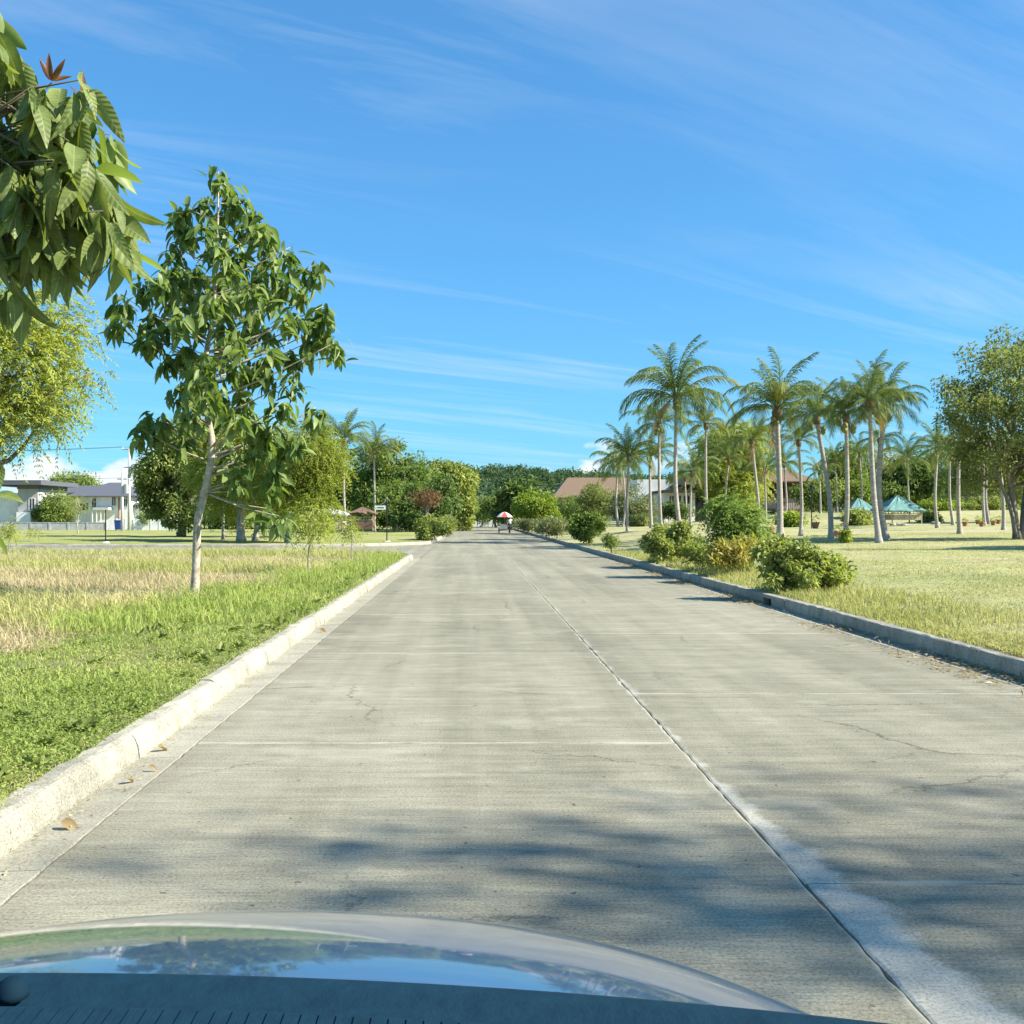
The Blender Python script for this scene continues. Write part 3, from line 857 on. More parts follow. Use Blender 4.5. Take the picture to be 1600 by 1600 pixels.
o['kind'] = 'stuff'
tm.build('trunk', MAT['twig'], ntree, smooth=True)

# ================================================================ the young tree on the verge
YD = 16.6
ybase = P(303, 945, YD); ybase[2] = float(left_z(ybase[0], YD))
ytree = tag(empty('young_tree', ybase), 'slender young tree with pale spotted trunk and drooping leaf clusters standing on the verge', 'tree')
tp = [ybase - np.array([0, 0, .1])] + [P(u, v, YD) for u, v in ((306, 890), (309, 815), (316, 785), (328, 731), (331, 690), (325, 650), (316, 614), (324, 542), (332, 500), (338, 420), (340, 355), (341, 300), (341, 268))]
tpath = smooth_path(tp, 44)
tm = MB(); tm.tube(tpath, np.interp(np.linspace(0, 1, 44), [0, .06, .5, .75, 1], [.088, .068, .054, .030, .006]), 12)
zc = [(620,120),(690,190),(430,290),(560,260),(800,330),(660,330),(410,370),(450,440),(740,250),(900,450),(400,520),(640,540),(740,520),(1020,530),(380,600),(880,560),(1160,620),(1060,640),
      (230,720),(380,680),(450,720),(620,720),(740,700),(850,680),(980,700),(1080,760),(120,800),(360,790),(480,810),(600,800),(900,790),(1200,850),(90,900),(260,890),(430,890),(560,900),(670,920),
      (820,880),(1000,900),(1150,920),(1210,960),(260,1000),(470,1060),(720,1010),(890,980),(1130,1040),(1260,1050),(420,1110),(350,1130),(540,1180),(760,1170),(910,1080),(1020,1100),(410,1290),
      (590,1230),(830,1160),(660,1310),(900,1220),(1040,1240),(760,1330),(980,1370),(1160,1400),(240,1440),(215,1520),(600,1440),(820,1470),(900,1520),(720,1420),(1010,1560),(510,1300),(690,620),(560,400),
      (780,420),(520,640),(1080,900),(820,760),(940,620),(330,700),(640,440),(860,400),(690,800),(540,760),(770,960),(640,1080)]
cl = [(160 + zx * .2875, 240 + zy * .2875) for zx, zy in zc]
cl += [(392, 705), (365, 722), (430, 728), (446, 700), (405, 690), (424, 760), (436, 812), (372, 745), (352, 700), (250, 660), (415, 800), (460, 690), (300, 650), (285, 690)]
for q in range(18):                                   # inner clusters round the leader
    v = rng.uniform(330, 660)
    cl.append((332 + rng.normal() * np.interp(v, [300, 480, 660], [22, 60, 62]), v))
leaves = []
for (u, v) in cl:
    v = v - 6
    half = np.interp(v, [265, 330, 480, 600, 800], [.25, .8, 1.5, 1.5, .9])
    fr = abs((u - 338) / F * YD) / max(half, .3)
    dd = rng.uniform(-1, 1) * half * math.sqrt(max(.12, 1 - min(.9, fr * fr)))
    c = P(u, v, YD + dd)
    # branch from the trunk below the cluster
    zt = c[2] - abs(c[0] - np.interp(c[2], tpath[:, 2], tpath[:, 0])) * .45 - .15 * abs(dd)
    zt = min(max(zt, 1.9), tpath[-1][2] - .1)
    s = np.array([np.interp(zt, tpath[:, 2], tpath[:, 0]), np.interp(zt, tpath[:, 2], tpath[:, 1]), zt])
    mid = s * .5 + c * .5 + np.array([0, 0, -.05])
    ln = np.linalg.norm(c - s)
    tm.tube(smooth_path([s, mid, c], 7), np.linspace(.010 + .006 * ln, .005, 7), 5)
    a0 = rng.random() * 6.28
    k = int(rng.integers(25, 34))
    for j in range(k):
        a = a0 + 2.4 * j
        el = rng.uniform(-1.15, -.25) if j < k - 4 else rng.uniform(-.2, .7)
        D = np.array([math.cos(a) * math.cos(el), math.sin(a) * math.cos(el), math.sin(el)])
        leaves.append((c + rng.normal(size=3) * .075 + np.array([0, 0, -.015 * j * .5]), D, .21 + .11 * rng.random()))
tm.build('trunk', MAT['bark_spot'], ytree, smooth=True)
crown_y = empty('crown', (0, 0, 0)); crown_y.parent = ytree
order = sorted(range(len(leaves)), key=lambda i: leaves[i][0][1])       # nearest first
yl_meshes = [leaf_data('leaf', MAT['leaf_young'], L=1, W=w, curl=c, fold=f, seg=4) for w, c, f in ((.40, .35, .3), (.36, .6, .25), (.44, .2, .45), (.38, .45, .15))]
rest = []
for q, i in enumerate(order):
    pos, D, Ls = leaves[i]
    up = np.array([0, 0, 1.0]) + rng.normal(size=3) * .35
    if q < 295:
        place_leaf('leaf', yl_meshes[q % 4], pos, D, up, Ls, crown_y)
    else:
        rest.append((pos, frame(D, up) * Ls))
lv = [curved_leaf(1, w, c, f, 0, 4) for w, c, f in ((.40, .35, .3), (.36, .6, .25), (.44, .2, .45))]
VV, FF, TT, b = [], [], [], 0
for q, (pos, M3) in enumerate(rest):
    V, Fs = lv[q % 3]
    V = np.array(V) @ M3.T + pos
    VV.append(V); FF.append(np.array(Fs) + b); b += len(V)
    TT.append(np.full(len(V), rng.random()))
o = np_mesh('inner_leaves', np.vstack(VV), np.vstack(FF), MAT['leaf_young'], crown_y, np.concatenate(TT), smooth=True)
o['kind'] = 'stuff'

# ================================================================ coconut palms
def frond_data(el0, Lf, mat, seed, droop, leaflets=46, ll=.70):
    """a frond along +X from its root, el0 = starting elevation; every leaflet is its own blade"""
    r = np.random.default_rng(seed)
    ds = Lf / 40
    pts = [np.zeros(3)]; e = el0
    for i in range(40):
        pts.append(pts[-1] + ds * np.array([math.cos(e), 0, math.sin(e)]))
        e -= droop * (0.4 + 1.5 * i / 40) / 40
    pts = np.array(pts)
    V, Fs, T = [], [], []
    tv, tf = tube(pts[::5], np.linspace(.028, .006, 9), 4, False)
    V += [tuple(v) for v in tv]; Fs += tf; T += [.6] * len(tv)
    for i in range(leaflets):
        t = .14 + .86 * i / (leaflets - 1)
        q = t * 40; i0 = min(39, int(q)); p = pts[i0] + (pts[min(40, i0 + 1)] - pts[i0]) * (q - i0)
        tg = unit(pts[min(40, i0 + 1)] - pts[max(0, i0 - 1)])
        L = ll * (math.sin(math.pi * (.12 + .80 * t)) ** .7) * (.85 + .3 * r.random())
        nrm = np.array([-tg[2], 0, tg[0]])
        for sg in (-1, 1):
            d = unit(np.array([0, sg * .80, 0]) + tg * (.75 + .6 * t) + nrm * (.25 - .45 * r.random()) + r.normal(size=3) * .08)
            w = .036
            m1 = p + d * L * .5
            m1[2] -= .14 * L
            tip = p + d * L * .92
            tip[2] -= .55 * L
            wv = tg * w
            b = len(V)
            V += [tuple(p - wv * .5), tuple(p + wv * .5), tuple(m1 + wv * .6), tuple(m1 - wv * .6), tuple(tip)]
            Fs += [(b, b + 1, b + 2, b + 3), (b + 3, b + 2, b + 4)]
            T += [r.random() * .6 + .2] * 5
    me = bpy.data.meshes.new('frond')
    me.from_pydata([tuple(float(c) for c in v) for v in V], [], [tuple(int(i) for i in f) for f in Fs]); me.update()
    a = me.attributes.new('tint', 'FLOAT', 'POINT'); a.data.foreach_set('value', np.array(T, np.float32))
    me.materials.append(mat)
    return me
FR = {'up': [frond_data(R(82), 3.0, MAT['palm_leaf'], s, .9) for s in (1, 2)],
      'mid': [frond_data(R(58), 3.1, MAT['palm_leaf'], s, 1.7) for s in (3, 4)],
      'out': [frond_data(R(32), 3.0, MAT['palm_leaf'], s, 1.7) for s in (5, 6)],
      'low': [frond_data(R(2), 2.8, MAT['palm_leaf'], s, 1.35) for s in (7, 8)],
      'old': [frond_data(R(-25), 2.4, MAT['palm_yellow'], 9, 1.0), frond_data(R(-50), 2.0, MAT['palm_dead'], 10, .7)],
      'gold': [frond_data(R(50), 2.9, MAT['palm_yellow'], 11, 1.6), frond_data(R(20), 2.8, MAT['palm_yellow'], 12, 1.5)]}
def nut_mesh():
    bm = bmesh.new(); bmesh.ops.create_icosphere(bm, subdivisions=1, radius=.12)
    for v in bm.verts: v.co.z *= 1.2
    me = bpy.data.meshes.new('coconut'); bm.to_mesh(me); bm.free()
    for p in me.polygons: p.use_smooth = True
    me.materials.append(MAT['nut']); return me
plain_mat('nut', (0.20, 0.20, 0.06), .6, var=.3)
plain_mat('palm_fibre', (0.20, 0.14, 0.08), .95, var=.3, scale=12)
NUT = nut_mesh()

def palm(ub, vb, ut, vt, d, rad_px, label, group=None, nf=24, gold=0.0, nuts=0, tr=.15, base_z=None, name='coconut_palm'):
    """trunk from (ub, vb) to (ut, vt); crown radius in pixels"""
    b = P(ub, vb, d)
    b[2] = ground_z(b[0], b[1]) if base_z is None else base_z
    t = P(ut, vt, d + rng.uniform(-.5, .5))
    root = tag(empty(name, b), label, 'palm tree', group)
    h = t[2] - b[2]
    bow = rng.normal(size=3) * .025 * h; bow[2] = 0
    pts = smooth_path([b - np.array([0, 0, .15]), b + (t - b) * .33 + bow, b + (t - b) * .66 + bow * .7, t], 30)
    f = np.linspace(0, 1, 30)
    rr = tr * .70 * np.interp(f, [0, .03, .10, .5, 1], [1.95, 1.6, 1.08, .92, .72]) * (1 + .035 * (np.arange(30) % 2))
    m = MB(); m.tube(pts, rr, 10); m.build('trunk', MAT['bark_palm'], root, smooth=True)
    s = rad_px / F * d / 2.2
    gold = gold * .6
    m = MB(); m.tube([t + np.array([0, 0, -.25 * s]), t + np.array([0, 0, .1 * s]), t + np.array([0, 0, .5 * s])], [tr * .85, tr * 1.3, tr * .5], 8); m.build('fibre_sheath', MAT['palm_fibre'], root, smooth=True)
    kinds = ['up'] * 4 + ['mid'] * 7 + ['out'] * 7 + ['low'] * 4 + ['old'] * 1
    nf = int(nf * 1.3)
    kinds = [kinds[int(i * len(kinds) / nf)] for i in range(nf)]
    a = rng.random() * 6.28
    for k in kinds:
        a += 2.399 + rng.normal() * .15
        src = FR['gold'] if (k in ('mid', 'out') and rng.random() < gold) else FR[k]
        me = src[int(rng.integers(len(src)))]
        o = bpy.data.objects.new('frond', me); COL.objects.link(o); o.parent = root
        p = t - b + np.array([math.cos(a) * .08, math.sin(a) * .08, .25 * s + .1 * rng.random()])
        o.location = tuple(p); o.rotation_euler = (rng.normal() * .25, rng.normal() * .14, a)
        q = s * (.85 + .3 * rng.random()); o.scale = (q, q, q)
    for k in range(nuts):
        o = bpy.data.objects.new('coconut', NUT); COL.objects.link(o); o.parent = root
        aa = rng.random() * 6.28
        o.location = tuple(t - b + np.array([math.cos(aa) * (.2 + .12 * rng.random()), math.sin(aa) * (.2 + .12 * rng.random()), -.15 - .3 * rng.random()]))
    return root

GP = 'coconut palms of the park grove'
# the tall ones
palm(1063, 812, 1057, 630, 58, 74, 'tall coconut palm with a wide dark crown, straight up behind the round roadside bush', GP, 24, .15, 6, .17)
palm(1219, 837, 1214, 648, 47, 72, 'stoutest grey-trunked coconut palm, rising behind the spreading roadside bush', GP, 25, .1, 9, .20)
palm(1033, 812, 1030, 668, 66, 44, 'coconut palm with dark nuts under its crown, next to the wide-crowned palm', GP, 18, .1, 8, .15)
palm(1299, 842, 1276, 658, 43, 46, 'coconut palm whose trunk leans backward from its foot, crown over the leaning top', GP, 20, .15, 4, .15)
palm(1320, 853, 1322, 655, 39.5, 50, 'coconut palm with a yellow-green vine round the foot of its trunk', GP, 21, .15, 8, .13)
palm(1374, 849, 1359, 632, 38, 54, 'tallest coconut palm, curving trunk with a flared dark foot beside the teal-roofed hut', GP, 22, .25, 5, .14)
palm(1386, 843, 1382, 642, 40.5, 54, 'straight coconut palm standing foot to foot with the tallest curving palm', GP, 21, .2, 6, .155)
palm(1374, 838, 1374, 690, 44, 28, 'slim coconut palm with yellow fronds squeezed between two taller trunks', GP, 15, .7, 0, .085)
palm(1108, 817, 1103, 668, 60, 33, 'slender coconut palm with a small yellow crown above the tall feathery shrub', GP, 17, .55, 0, .125)
palm(1187, 818, 1175, 694, 62, 38, 'coconut palm with a gently bent trunk and bushy upright crown over the white beam', GP, 18, .3, 0, .14)
palm(1251, 833, 1248, 694, 50, 33, 'slim straight coconut palm beside the stoutest grey-trunked palm', GP, 17, .3, 0, .12)
palm(966, 818, 966, 728, 84, 34, 'short coconut palm with a rounded crown at the roadside end of the grove', GP, 18, .35, 0, .14)
palm(981, 827, 983, 718, 66, 42, 'coconut palm in a tight clump of three at the roadside end, its crown tallest', GP, 20, .3, 0, .13)
palm(973, 818, 973, 732, 80, 26, 'thin coconut palm hemmed in by the tight roadside clump', GP, 13, .4, 0, .10)
palm(1018, 812, 1015, 718, 72, 38, 'short coconut palm with a bright yellow-green crown near the brown-roofed house', GP, 19, .75, 0, .15)
palm(1500, 832, 1498, 706, 48, 34, 'coconut palm with a flared foot standing alone on the open lawn', GP, 18, .3, 0, .14)
palm(1465, 820, 1465, 706, 62, 36, 'coconut palm with bushy crown just beyond the bamboo-walled hut', GP, 19, .3, 0, .13)
for (ub, vb, ut, vt, d, r_, g_, lb) in ((1079, 812, 1081, 742, 82, 36, .45, "short coconut palm whose trunk crosses the white villa's dark bay"), (1071, 810, 1070, 750, 92, 20, .3, 'smallest thin palm in front of the white villa windows'),
                                        (1139, 812, 1139, 722, 86, 36, .4, 'short palm with arching fronds against the tall yellow-green tree'), (1197, 816, 1195, 736, 84, 32, .4, 'short palm in front of the brown two-storey house wall'),
                                        (1227, 814, 1225, 728, 88, 30, .5, 'short yellow-headed palm peeping out behind the stoutest trunk'), (1282, 806, 1280, 740, 95, 24, .3, 'short thin palm at the end of the deck railing'),
                                        (1308, 800, 1305, 726, 98, 27, .4, 'short palm against the dark round tree beyond the deck'), (1345, 798, 1343, 712, 96, 26, .4, 'short palm rising behind the smaller teal-roofed hut'),
                                        (1421, 790, 1418, 720, 96, 32, .35, 'short palm rising behind the bamboo-walled teal hut')):
    palm(ub, vb, ut, vt, d, r_, lb, 'short coconut palms at the back of the grove', 18, g_, 0, .13)
for (ub, vb, ut, vt, d, r_, g_, lb) in ((1490, 814, 1484, 716, 68, 28, .4, 'thin leaning palm between the bushy-crowned palm and the open-lawn palm'), (1539, 815, 1537, 716, 66, 24, .2, 'one of twin slim palms standing foot to foot under the olive tree'),
                                        (1546, 813, 1543, 716, 70, 24, .2, 'one of twin slim palms standing foot to foot under the olive tree'), (1568, 826, 1561, 712, 55, 28, .2, 'palm with leaning pale trunk close beside the forked olive tree')):
    palm(ub, vb, ut, vt, d, r_, lb, 'palms under the big olive tree', 15, g_, 0, .13)
palm(541, 832, 537, 690, 92, 38, 'coconut palm with a cream trunk beside the bamboo hut', 'coconut palms on the far lawn', 20, .25, 0, .17, .135)
palm(585, 829, 584, 708, 98, 38, 'coconut palm with hanging brown fronds beside the street-name sign', 'coconut palms on the far lawn', 20, .15, 5, .15, .135)
palm(349, 846, 349, 722, 62, 26, 'pale bare palm trunk with its head hidden in the dark tree', None, 12, .2, 0, .13, .135)

# ================================================================ trees
def gb(u, d):
    x = (u - U0) / F * d
    return np.array([x, d, ground_z(x, d)])

make_tree('feathery_tree', 'large yellow-green feathery tree rising beside the drooping big-leaved branches', 'tree', gb(-60, 26), P(-40, 600, 26), .22,
          [ell(-20, 560, 26, 130, 140), ell(45, 510, 26, 85, 72), ell(15, 640, 26, 95, 62), ell(60, 575, 25.6, 70, 50), ell(130, 600, 25.4, 42, 26)], 'leaf_feather', 170, 17, .60, .115, .036, 'spray', 'bark_grey', None, .52, 9, .55, lm=20)
make_tree('broad_tree', 'dark green rounded tree in front of the white perimeter wall', 'tree', gb(283, 72), P(278, 740, 72), .3,
          [ell(265, 735, 72, 52, 70), ell(310, 700, 72, 45, 62), ell(245, 770, 72, 32, 45), ell(285, 805, 70, 30, 24)], 'leaf_shrub', 90, 230, .75, .30, .13, 'leaf', 'bark_grey')
make_tree('feathery_tree', 'yellow-green feathery tree with two pale trunks behind the slender young tree', 'tree', gb(398, 58), P(396, 740, 58), .17,
          [ell(385, 715, 58, 62, 58), ell(360, 690, 60, 50, 52), ell(420, 765, 57, 42, 40), ell(360, 775, 60, 45, 34), ell(330, 735, 60, 35, 45)], 'leaf_feather', 130, 28, .75, .19, .062, 'spray', 'bark_pale', None, .7, 8, .5,
          trunks=[(gb(398, 58), P(396, 730, 58), .19), (gb(377, 59), P(384, 740, 59), .27)])
make_tree('feathery_tree', 'brightest lime-green weeping feathery tree next to the bamboo hut', 'tree', gb(449, 55), P(462, 715, 55), .17,
          [ell(480, 715, 55, 50, 52), ell(455, 745, 55, 42, 50), ell(505, 735, 55, 30, 52), ell(490, 785, 55, 32, 30)], 'leaf_lime', 95, 30, .62, .15, .045, 'spray', 'bark_pale', None, .7, 9, .75)
make_tree('feathery_tree', 'fresh green feathery tree between the rounded tree and the lime weeping tree', 'tree', gb(428, 70), P(428, 750, 70), .2,
          [ell(430, 720, 70, 50, 50), ell(395, 745, 70, 45, 50), ell(345, 745, 72, 40, 50), ell(455, 770, 70, 40, 34)], 'leaf_feather', 110, 26, .9, .22, .075, 'spray', 'bark_pale', None, .8, 8, .5)
make_tree('scrub_tree', 'dark tangled tree mass shading the bamboo hut', 'tree', gb(520, 122), P(520, 760, 122), .3,
          [ell(480, 770, 122, 70, 36), ell(540, 745, 122, 44, 56), ell(410, 795, 118, 75, 30), ell(350, 805, 118, 45, 22)], 'leaf_dark', 100, 190, 1.5, .46, .2)
make_tree('broad_tree', 'tall grey-green tree directly behind the two cream-trunked palms', 'tree', gb(620, 118), P(615, 740, 118), .35,
          [ell(610, 735, 118, 38, 46), ell(585, 770, 118, 35, 42), ell(640, 745, 118, 34, 36)], 'leaf_mid', 70, 210, 1.25, .42, .18)
make_tree('broad_tree', 'leafy green tree behind the street-name sign', 'tree', gb(640, 104), P(640, 770, 104), .3,
          [ell(635, 780, 104, 42, 34), ell(600, 795, 100, 34, 28), ell(655, 760, 108, 36, 34)], 'leaf_mid', 75, 200, 1.1, .36, .16)
make_tree('bougainvillea', 'shrubby tree topped with dull red blossoms beside the road', 'tree', gb(665, 92), P(665, 790, 92), .15,
          [ell(662, 778, 92, 24, 11)], 'leaf_bougain', 26, 60, .6, .2, .1)
make_tree('broad_tree', 'dense dark tree under the red blossoms at the road edge', 'tree', gb(668, 96), P(668, 790, 96), .2,
          [ell(672, 800, 96, 30, 22), ell(690, 780, 98, 24, 30), ell(640, 805, 95, 24, 18)], 'leaf_dark', 60, 200, .9, .34, .15)
make_tree('broad_tree', 'big-leaved glossy tree leaning towards the road opposite the tricycle', 'tree', gb(706, 112), P(706, 760, 112), .25,
          [ell(706, 762, 112, 34, 36), ell(688, 745, 112, 24, 24), ell(722, 790, 110, 18, 26)], 'leaf_shrub', 70, 180, 1.1, .55, .24)
make_tree('broad_tree', 'flat-topped tree showing above the grey house roof', 'tree', gb(118, 175), P(118, 775, 175), .4, [ell(118, 757, 175, 36, 17), ell(95, 765, 175, 18, 10)], 'leaf_mid', 45, 160, 1.6, .5, .2)
make_tree('feathery_tree', 'tall yellow-green tree behind the middle of the palm grove', 'tree', gb(1145, 104), P(1145, 730, 104), .3,
          [ell(1135, 705, 104, 42, 48), ell(1165, 715, 104, 38, 50), ell(1112, 735, 104, 28, 36), ell(1150, 760, 104, 45, 28)], 'leaf_feather', 110, 30, 1.25, .28, .09, 'spray', 'bark_grey', None, 1.1, 8, .4)
make_tree('broad_tree', 'dark round tree left of the leaning palm beyond the deck railing', 'tree', gb(1300, 108), P(1300, 760, 108), .25,
          [ell(1312, 735, 108, 30, 42), ell(1280, 770, 106, 36, 22), ell(1330, 770, 106, 28, 26)], 'leaf_mid', 60, 200, 1.1, .36, .16)
make_tree('broad_tree', 'dark spreading tree right behind the bamboo-walled hut', 'tree', gb(1432, 112), P(1430, 750, 112), .3,
          [ell(1428, 745, 112, 46, 38), ell(1400, 765, 110, 26, 26), ell(1462, 768, 112, 32, 24)], 'leaf_dark', 70, 210, 1.2, .38, .17)
make_tree('broad_tree', 'tree with bare forked limbs showing between the palms', 'tree', gb(1362, 112), P(1362, 755, 112), .25, [ell(1366, 720, 112, 24, 28), ell(1352, 758, 112, 22, 30)], 'leaf_olive', 30, 110, 1.0, .3, .12, lm=22)
make_tree('shade_tree', 'huge olive-green shade tree with several forked grey trunks on the lawn', 'tree', gb(1592, 40), P(1592, 690, 40), .2,
          [ell(1585, 640, 40, 100, 90), ell(1530, 660, 40, 68, 70), ell(1640, 590, 41, 110, 95), ell(1540, 590, 40, 50, 50), ell(1560, 720, 40, 70, 45), ell(1492, 612, 39.5, 34, 34), ell(1500, 660, 39.5, 34, 30), ell(1700, 680, 40, 90, 80)],
          'leaf_olive', 240, 140, .50, .15, .07, 'leaf', 'bark_grey',
          trunks=[(gb(1590, 40), P(1570, 715, 40), .15), (gb(1594, 40.1), P(1612, 700, 40.3), .16), (gb(1588, 39.9), P(1545, 690, 39.6), .09), (gb(1597, 40.1), P(1600, 690, 41), .12)], lm=36)
make_tree('shade_tree', 'second olive tree filling in behind the slim palms beside the bank', 'tree', gb(1540, 76), P(1540, 750, 76), .28,
          [ell(1545, 725, 76, 62, 48), ell(1505, 745, 76, 34, 34), ell(1600, 735, 76, 50, 50)], 'leaf_olive', 90, 190, .95, .26, .11)
make_tree('round_tree', 'bright yellow-green round bushy tree at the roadside near the tricycle', 'tree', gb(838, 92), P(838, 790, 92), .15,
          [ell(838, 793, 92, 32, 22), ell(855, 805, 91, 18, 18), ell(822, 800, 92, 18, 14)], 'leaf_bright', 70, 190, .62, .24, .12)
make_tree('banana_clump', 'clump of dark broad-bladed plants behind the round yellow-green tree', 'plant', gb(815, 112), P(815, 780, 112), .15,
          [ell(815, 775, 112, 22, 20), ell(802, 790, 112, 18, 18)], 'leaf_dark', 30, 60, .9, 1.1, .32)
make_tree('scrub_tree', 'dark bushy tree between the road end and the leaning utility pole', 'tree', gb(775, 150), P(775, 800, 150), .2,
          [ell(770, 795, 150, 30, 16), ell(795, 800, 145, 22, 16), ell(745, 800, 160, 22, 14)], 'leaf_mid', 50, 150, 1.2, .4, .18)
make_tree('scrub_tree', 'pale thin scrub tree behind the white barrier at the road end', 'tree', gb(752, 178), P(752, 790, 178), .2, [ell(752, 790, 178, 16, 20)], 'leaf_grey', 22, 80, 1.2, .36, .12)
for (u, v, d, ru, rv, mt, lb) in ((925, 785, 98, 34, 32, 'leaf_olive', 'olive scrub tree hiding the left half of the brown-roofed house'), (985, 790, 92, 34, 28, 'leaf_grey', 'grey-green scrub tree in front of the house wall by the roadside palms'),
                                 (895, 800, 104, 28, 22, 'leaf_mid', 'low leafy tree in front of the dark house windows')):
    make_tree('scrub_tree', lb, 'tree', gb(u, d), P(u, v, d), .12, [ell(u, v, d, ru, rv), ell(u + ru * .4, v + 8, d - 1, ru * .7, rv * .8)], mt, 60, 170, .8, .2, .08)
make_tree('broad_tree', 'shrubby dark trees by the tower-like house wall', 'tree', gb(82, 112), P(82, 800, 112), .15, [ell(82, 793, 112, 22, 26), ell(72, 805, 112, 16, 16)], 'leaf_mid', 40, 130, .8, .3, .13)

# off-frame trees whose shade falls into the picture
make_tree('roadside_tree', 'tall leafy park tree whose shade falls on the road by the car', 'tree', (19.4, .2, right_z(19.4, .2)), (19.2, .2, 12.0), .13,
          [((18.6, .05, 13.6), (2.5, .40, .9)), ((20.6, 1.0, 13.9), (1.7, .22, .7)), ((19.4, -.65, 13.3), (2.6, .45, .9))], 'leaf_mid', 75, 22, .55, .2, .08)
make_tree('shade_tree', 'wide shade tree off the open lawn casting the long band of shade', 'tree', (29.5, 31.5, right_z(29.5, 31.5)), (29, 31.5, 6.0), .3,
          [((27.5, 29.9, 7.2), (6.5, 1.3, 2.0)), ((32, 29.7, 7.5), (5, 1.8, 2.2))], 'leaf_olive', 110, 120, .75, .24, .1)

# ================================================================ shrubs
def shrub(name, label, u, vb, d, ells, mat, ncl, per, cr, L, W, cat='bush', group=None, kind='leaf', **kw):
    b = gb(u, d)
    return make_tree(name, label, cat, b, (b[0], b[1], b[2] + .35), .03, ells, mat, ncl, per, cr, L, W, kind, 'twig', group, lm=30, shell=.35, **kw)
shrub('roadside_bush', 'rounded leafy green bush standing just behind the kerb', 1045, 880, 30, [ell(1048, 843, 30, 42, 33), ell(1030, 856, 29.6, 28, 22), ell(1075, 852, 30, 22, 22)], 'leaf_shrub', 70, 110, .20, .115, .06)
shrub('roadside_bush', 'wide spreading bush with sprawling yellow-green shoots at the kerb', 1245, 920, 18.4, [ell(1235, 878, 18.4, 46, 36), ell(1280, 888, 18.6, 48, 28), ell(1210, 862, 18.6, 26, 22), ell(1318, 905, 18.2, 26, 14), ell(1250, 905, 18.0, 45, 14)], 'leaf_shrub', 95, 100, .15, .095, .05)
shrub('tall_shrub', 'tall light-green feathery shrub between the two kerbside bushes', 1150, 870, 25, [ell(1150, 818, 25, 36, 38), ell(1128, 800, 25, 22, 24), ell(1178, 840, 25, 26, 26), ell(1145, 856, 25, 40, 22)], 'leaf_fresh', 70, 22, .22, .085, .03, 'shrub', None, 'spray', slen=.34, pairs=7, droop=.4)
shrub('croton', 'yellow and reddish croton clump in front of the tall feathery shrub', 1135, 880, 23.2, [ell(1130, 866, 23.2, 40, 16), ell(1168, 858, 23.4, 24, 16)], 'leaf_croton', 36, 60, .17, .17, .04, 'shrub', droop=-.2)
shrub('weed_clump', 'loose yellow-green weeds at the foot of the round roadside bush', 1100, 880, 27, [ell(1098, 868, 27, 20, 14), ell(1085, 862, 27.4, 14, 16)], 'leaf_shrub', 26, 60, .16, .13, .035, 'weeds', droop=-.2)
shrub('roadside_bush', 'dark green bush by the kerb further up the road', 912, 845, 52, [ell(910, 825, 52, 22, 18), ell(925, 818, 52, 16, 16)], 'leaf_mid', 50, 110, .34, .17, .08)
shrub('scrub', 'brownish dry scrub beside the kerb before the round yellow-green tree', 870, 838, 64, [ell(868, 822, 64, 24, 13), ell(845, 822, 66, 18, 10)], 'leaf_grey', 40, 90, .42, .2, .05, 'scrub', droop=-.2)
shrub('scrub', 'low brown scrub at the kerb next to the tricycle', 822, 830, 88, [ell(820, 820, 88, 16, 8)], 'leaf_grey', 26, 80, .45, .24, .06, 'scrub', droop=-.2)
shrub('weed_clump', 'small yellow-green weed tuft on the lawn edge below the tight palm clump', 955, 855, 38, [ell(953, 846, 38, 15, 8)], 'leaf_shrub', 14, 45, .2, .15, .03, 'weeds', droop=-.3)
shrub('roadside_bush', 'leafy bush on the corner of the side street', 672, 845, 62, [ell(672, 826, 62, 22, 16), ell(663, 832, 61, 14, 11), ell(690, 822, 64, 14, 12)], 'leaf_shrub', 50, 110, .38, .19, .09)
shrub('scrub', 'grassy scrub along the left kerb past the corner bush', 700, 835, 78, [ell(698, 822, 78, 14, 10)], 'leaf_olive', 26, 80, .45, .26, .06, 'scrub', droop=-.3)
for (u, v, d, ru, rv, mt, lb) in ((1470, 789, 98, 32, 9, 'leaf_bright', 'clipped bright hedge on the bank right of the bamboo-walled hut'), (1545, 787, 98, 48, 10, 'leaf_shrub', 'clipped hedge on the bank beneath the low dark roof'), (1000, 815, 82, 18, 10, 'leaf_olive', 'low bushes between the palms and the grey scrub'),
                                 (1055, 797, 92, 26, 12, 'leaf_dark', 'dark clipped hedge below the white house windows'), (1340, 810, 72, 18, 10, 'leaf_shrub', 'low bushes in front of the smaller teal-roofed hut'), (1235, 812, 70, 16, 8, 'leaf_bright', 'low yellow-green plants beside the pots'),
                                 (90, 806, 113, 28, 13, 'leaf_olive', 'leafy hedge showing over the grey block wall'), (235, 812, 108, 22, 10, 'leaf_mid', 'small shrubs in front of the white gate wall'), (1452, 812, 80, 10, 9, 'leaf_shrub', 'small green shrub at the right corner of the bamboo-walled hut')):
    shrub('hedge', lb, u, 0, d, [ell(u, v, d, ru, rv, 1.2)], mt, 40, 90, .5, .22, .1, 'hedge')
shrub('vine', 'yellow-green vine climbing the foot of a palm trunk', 1322, 850, 39.2, [ell(1322, 838, 39.2, 7, 13, .3)], 'leaf_bright', 16, 40, .12, .12, .06, 'vine')

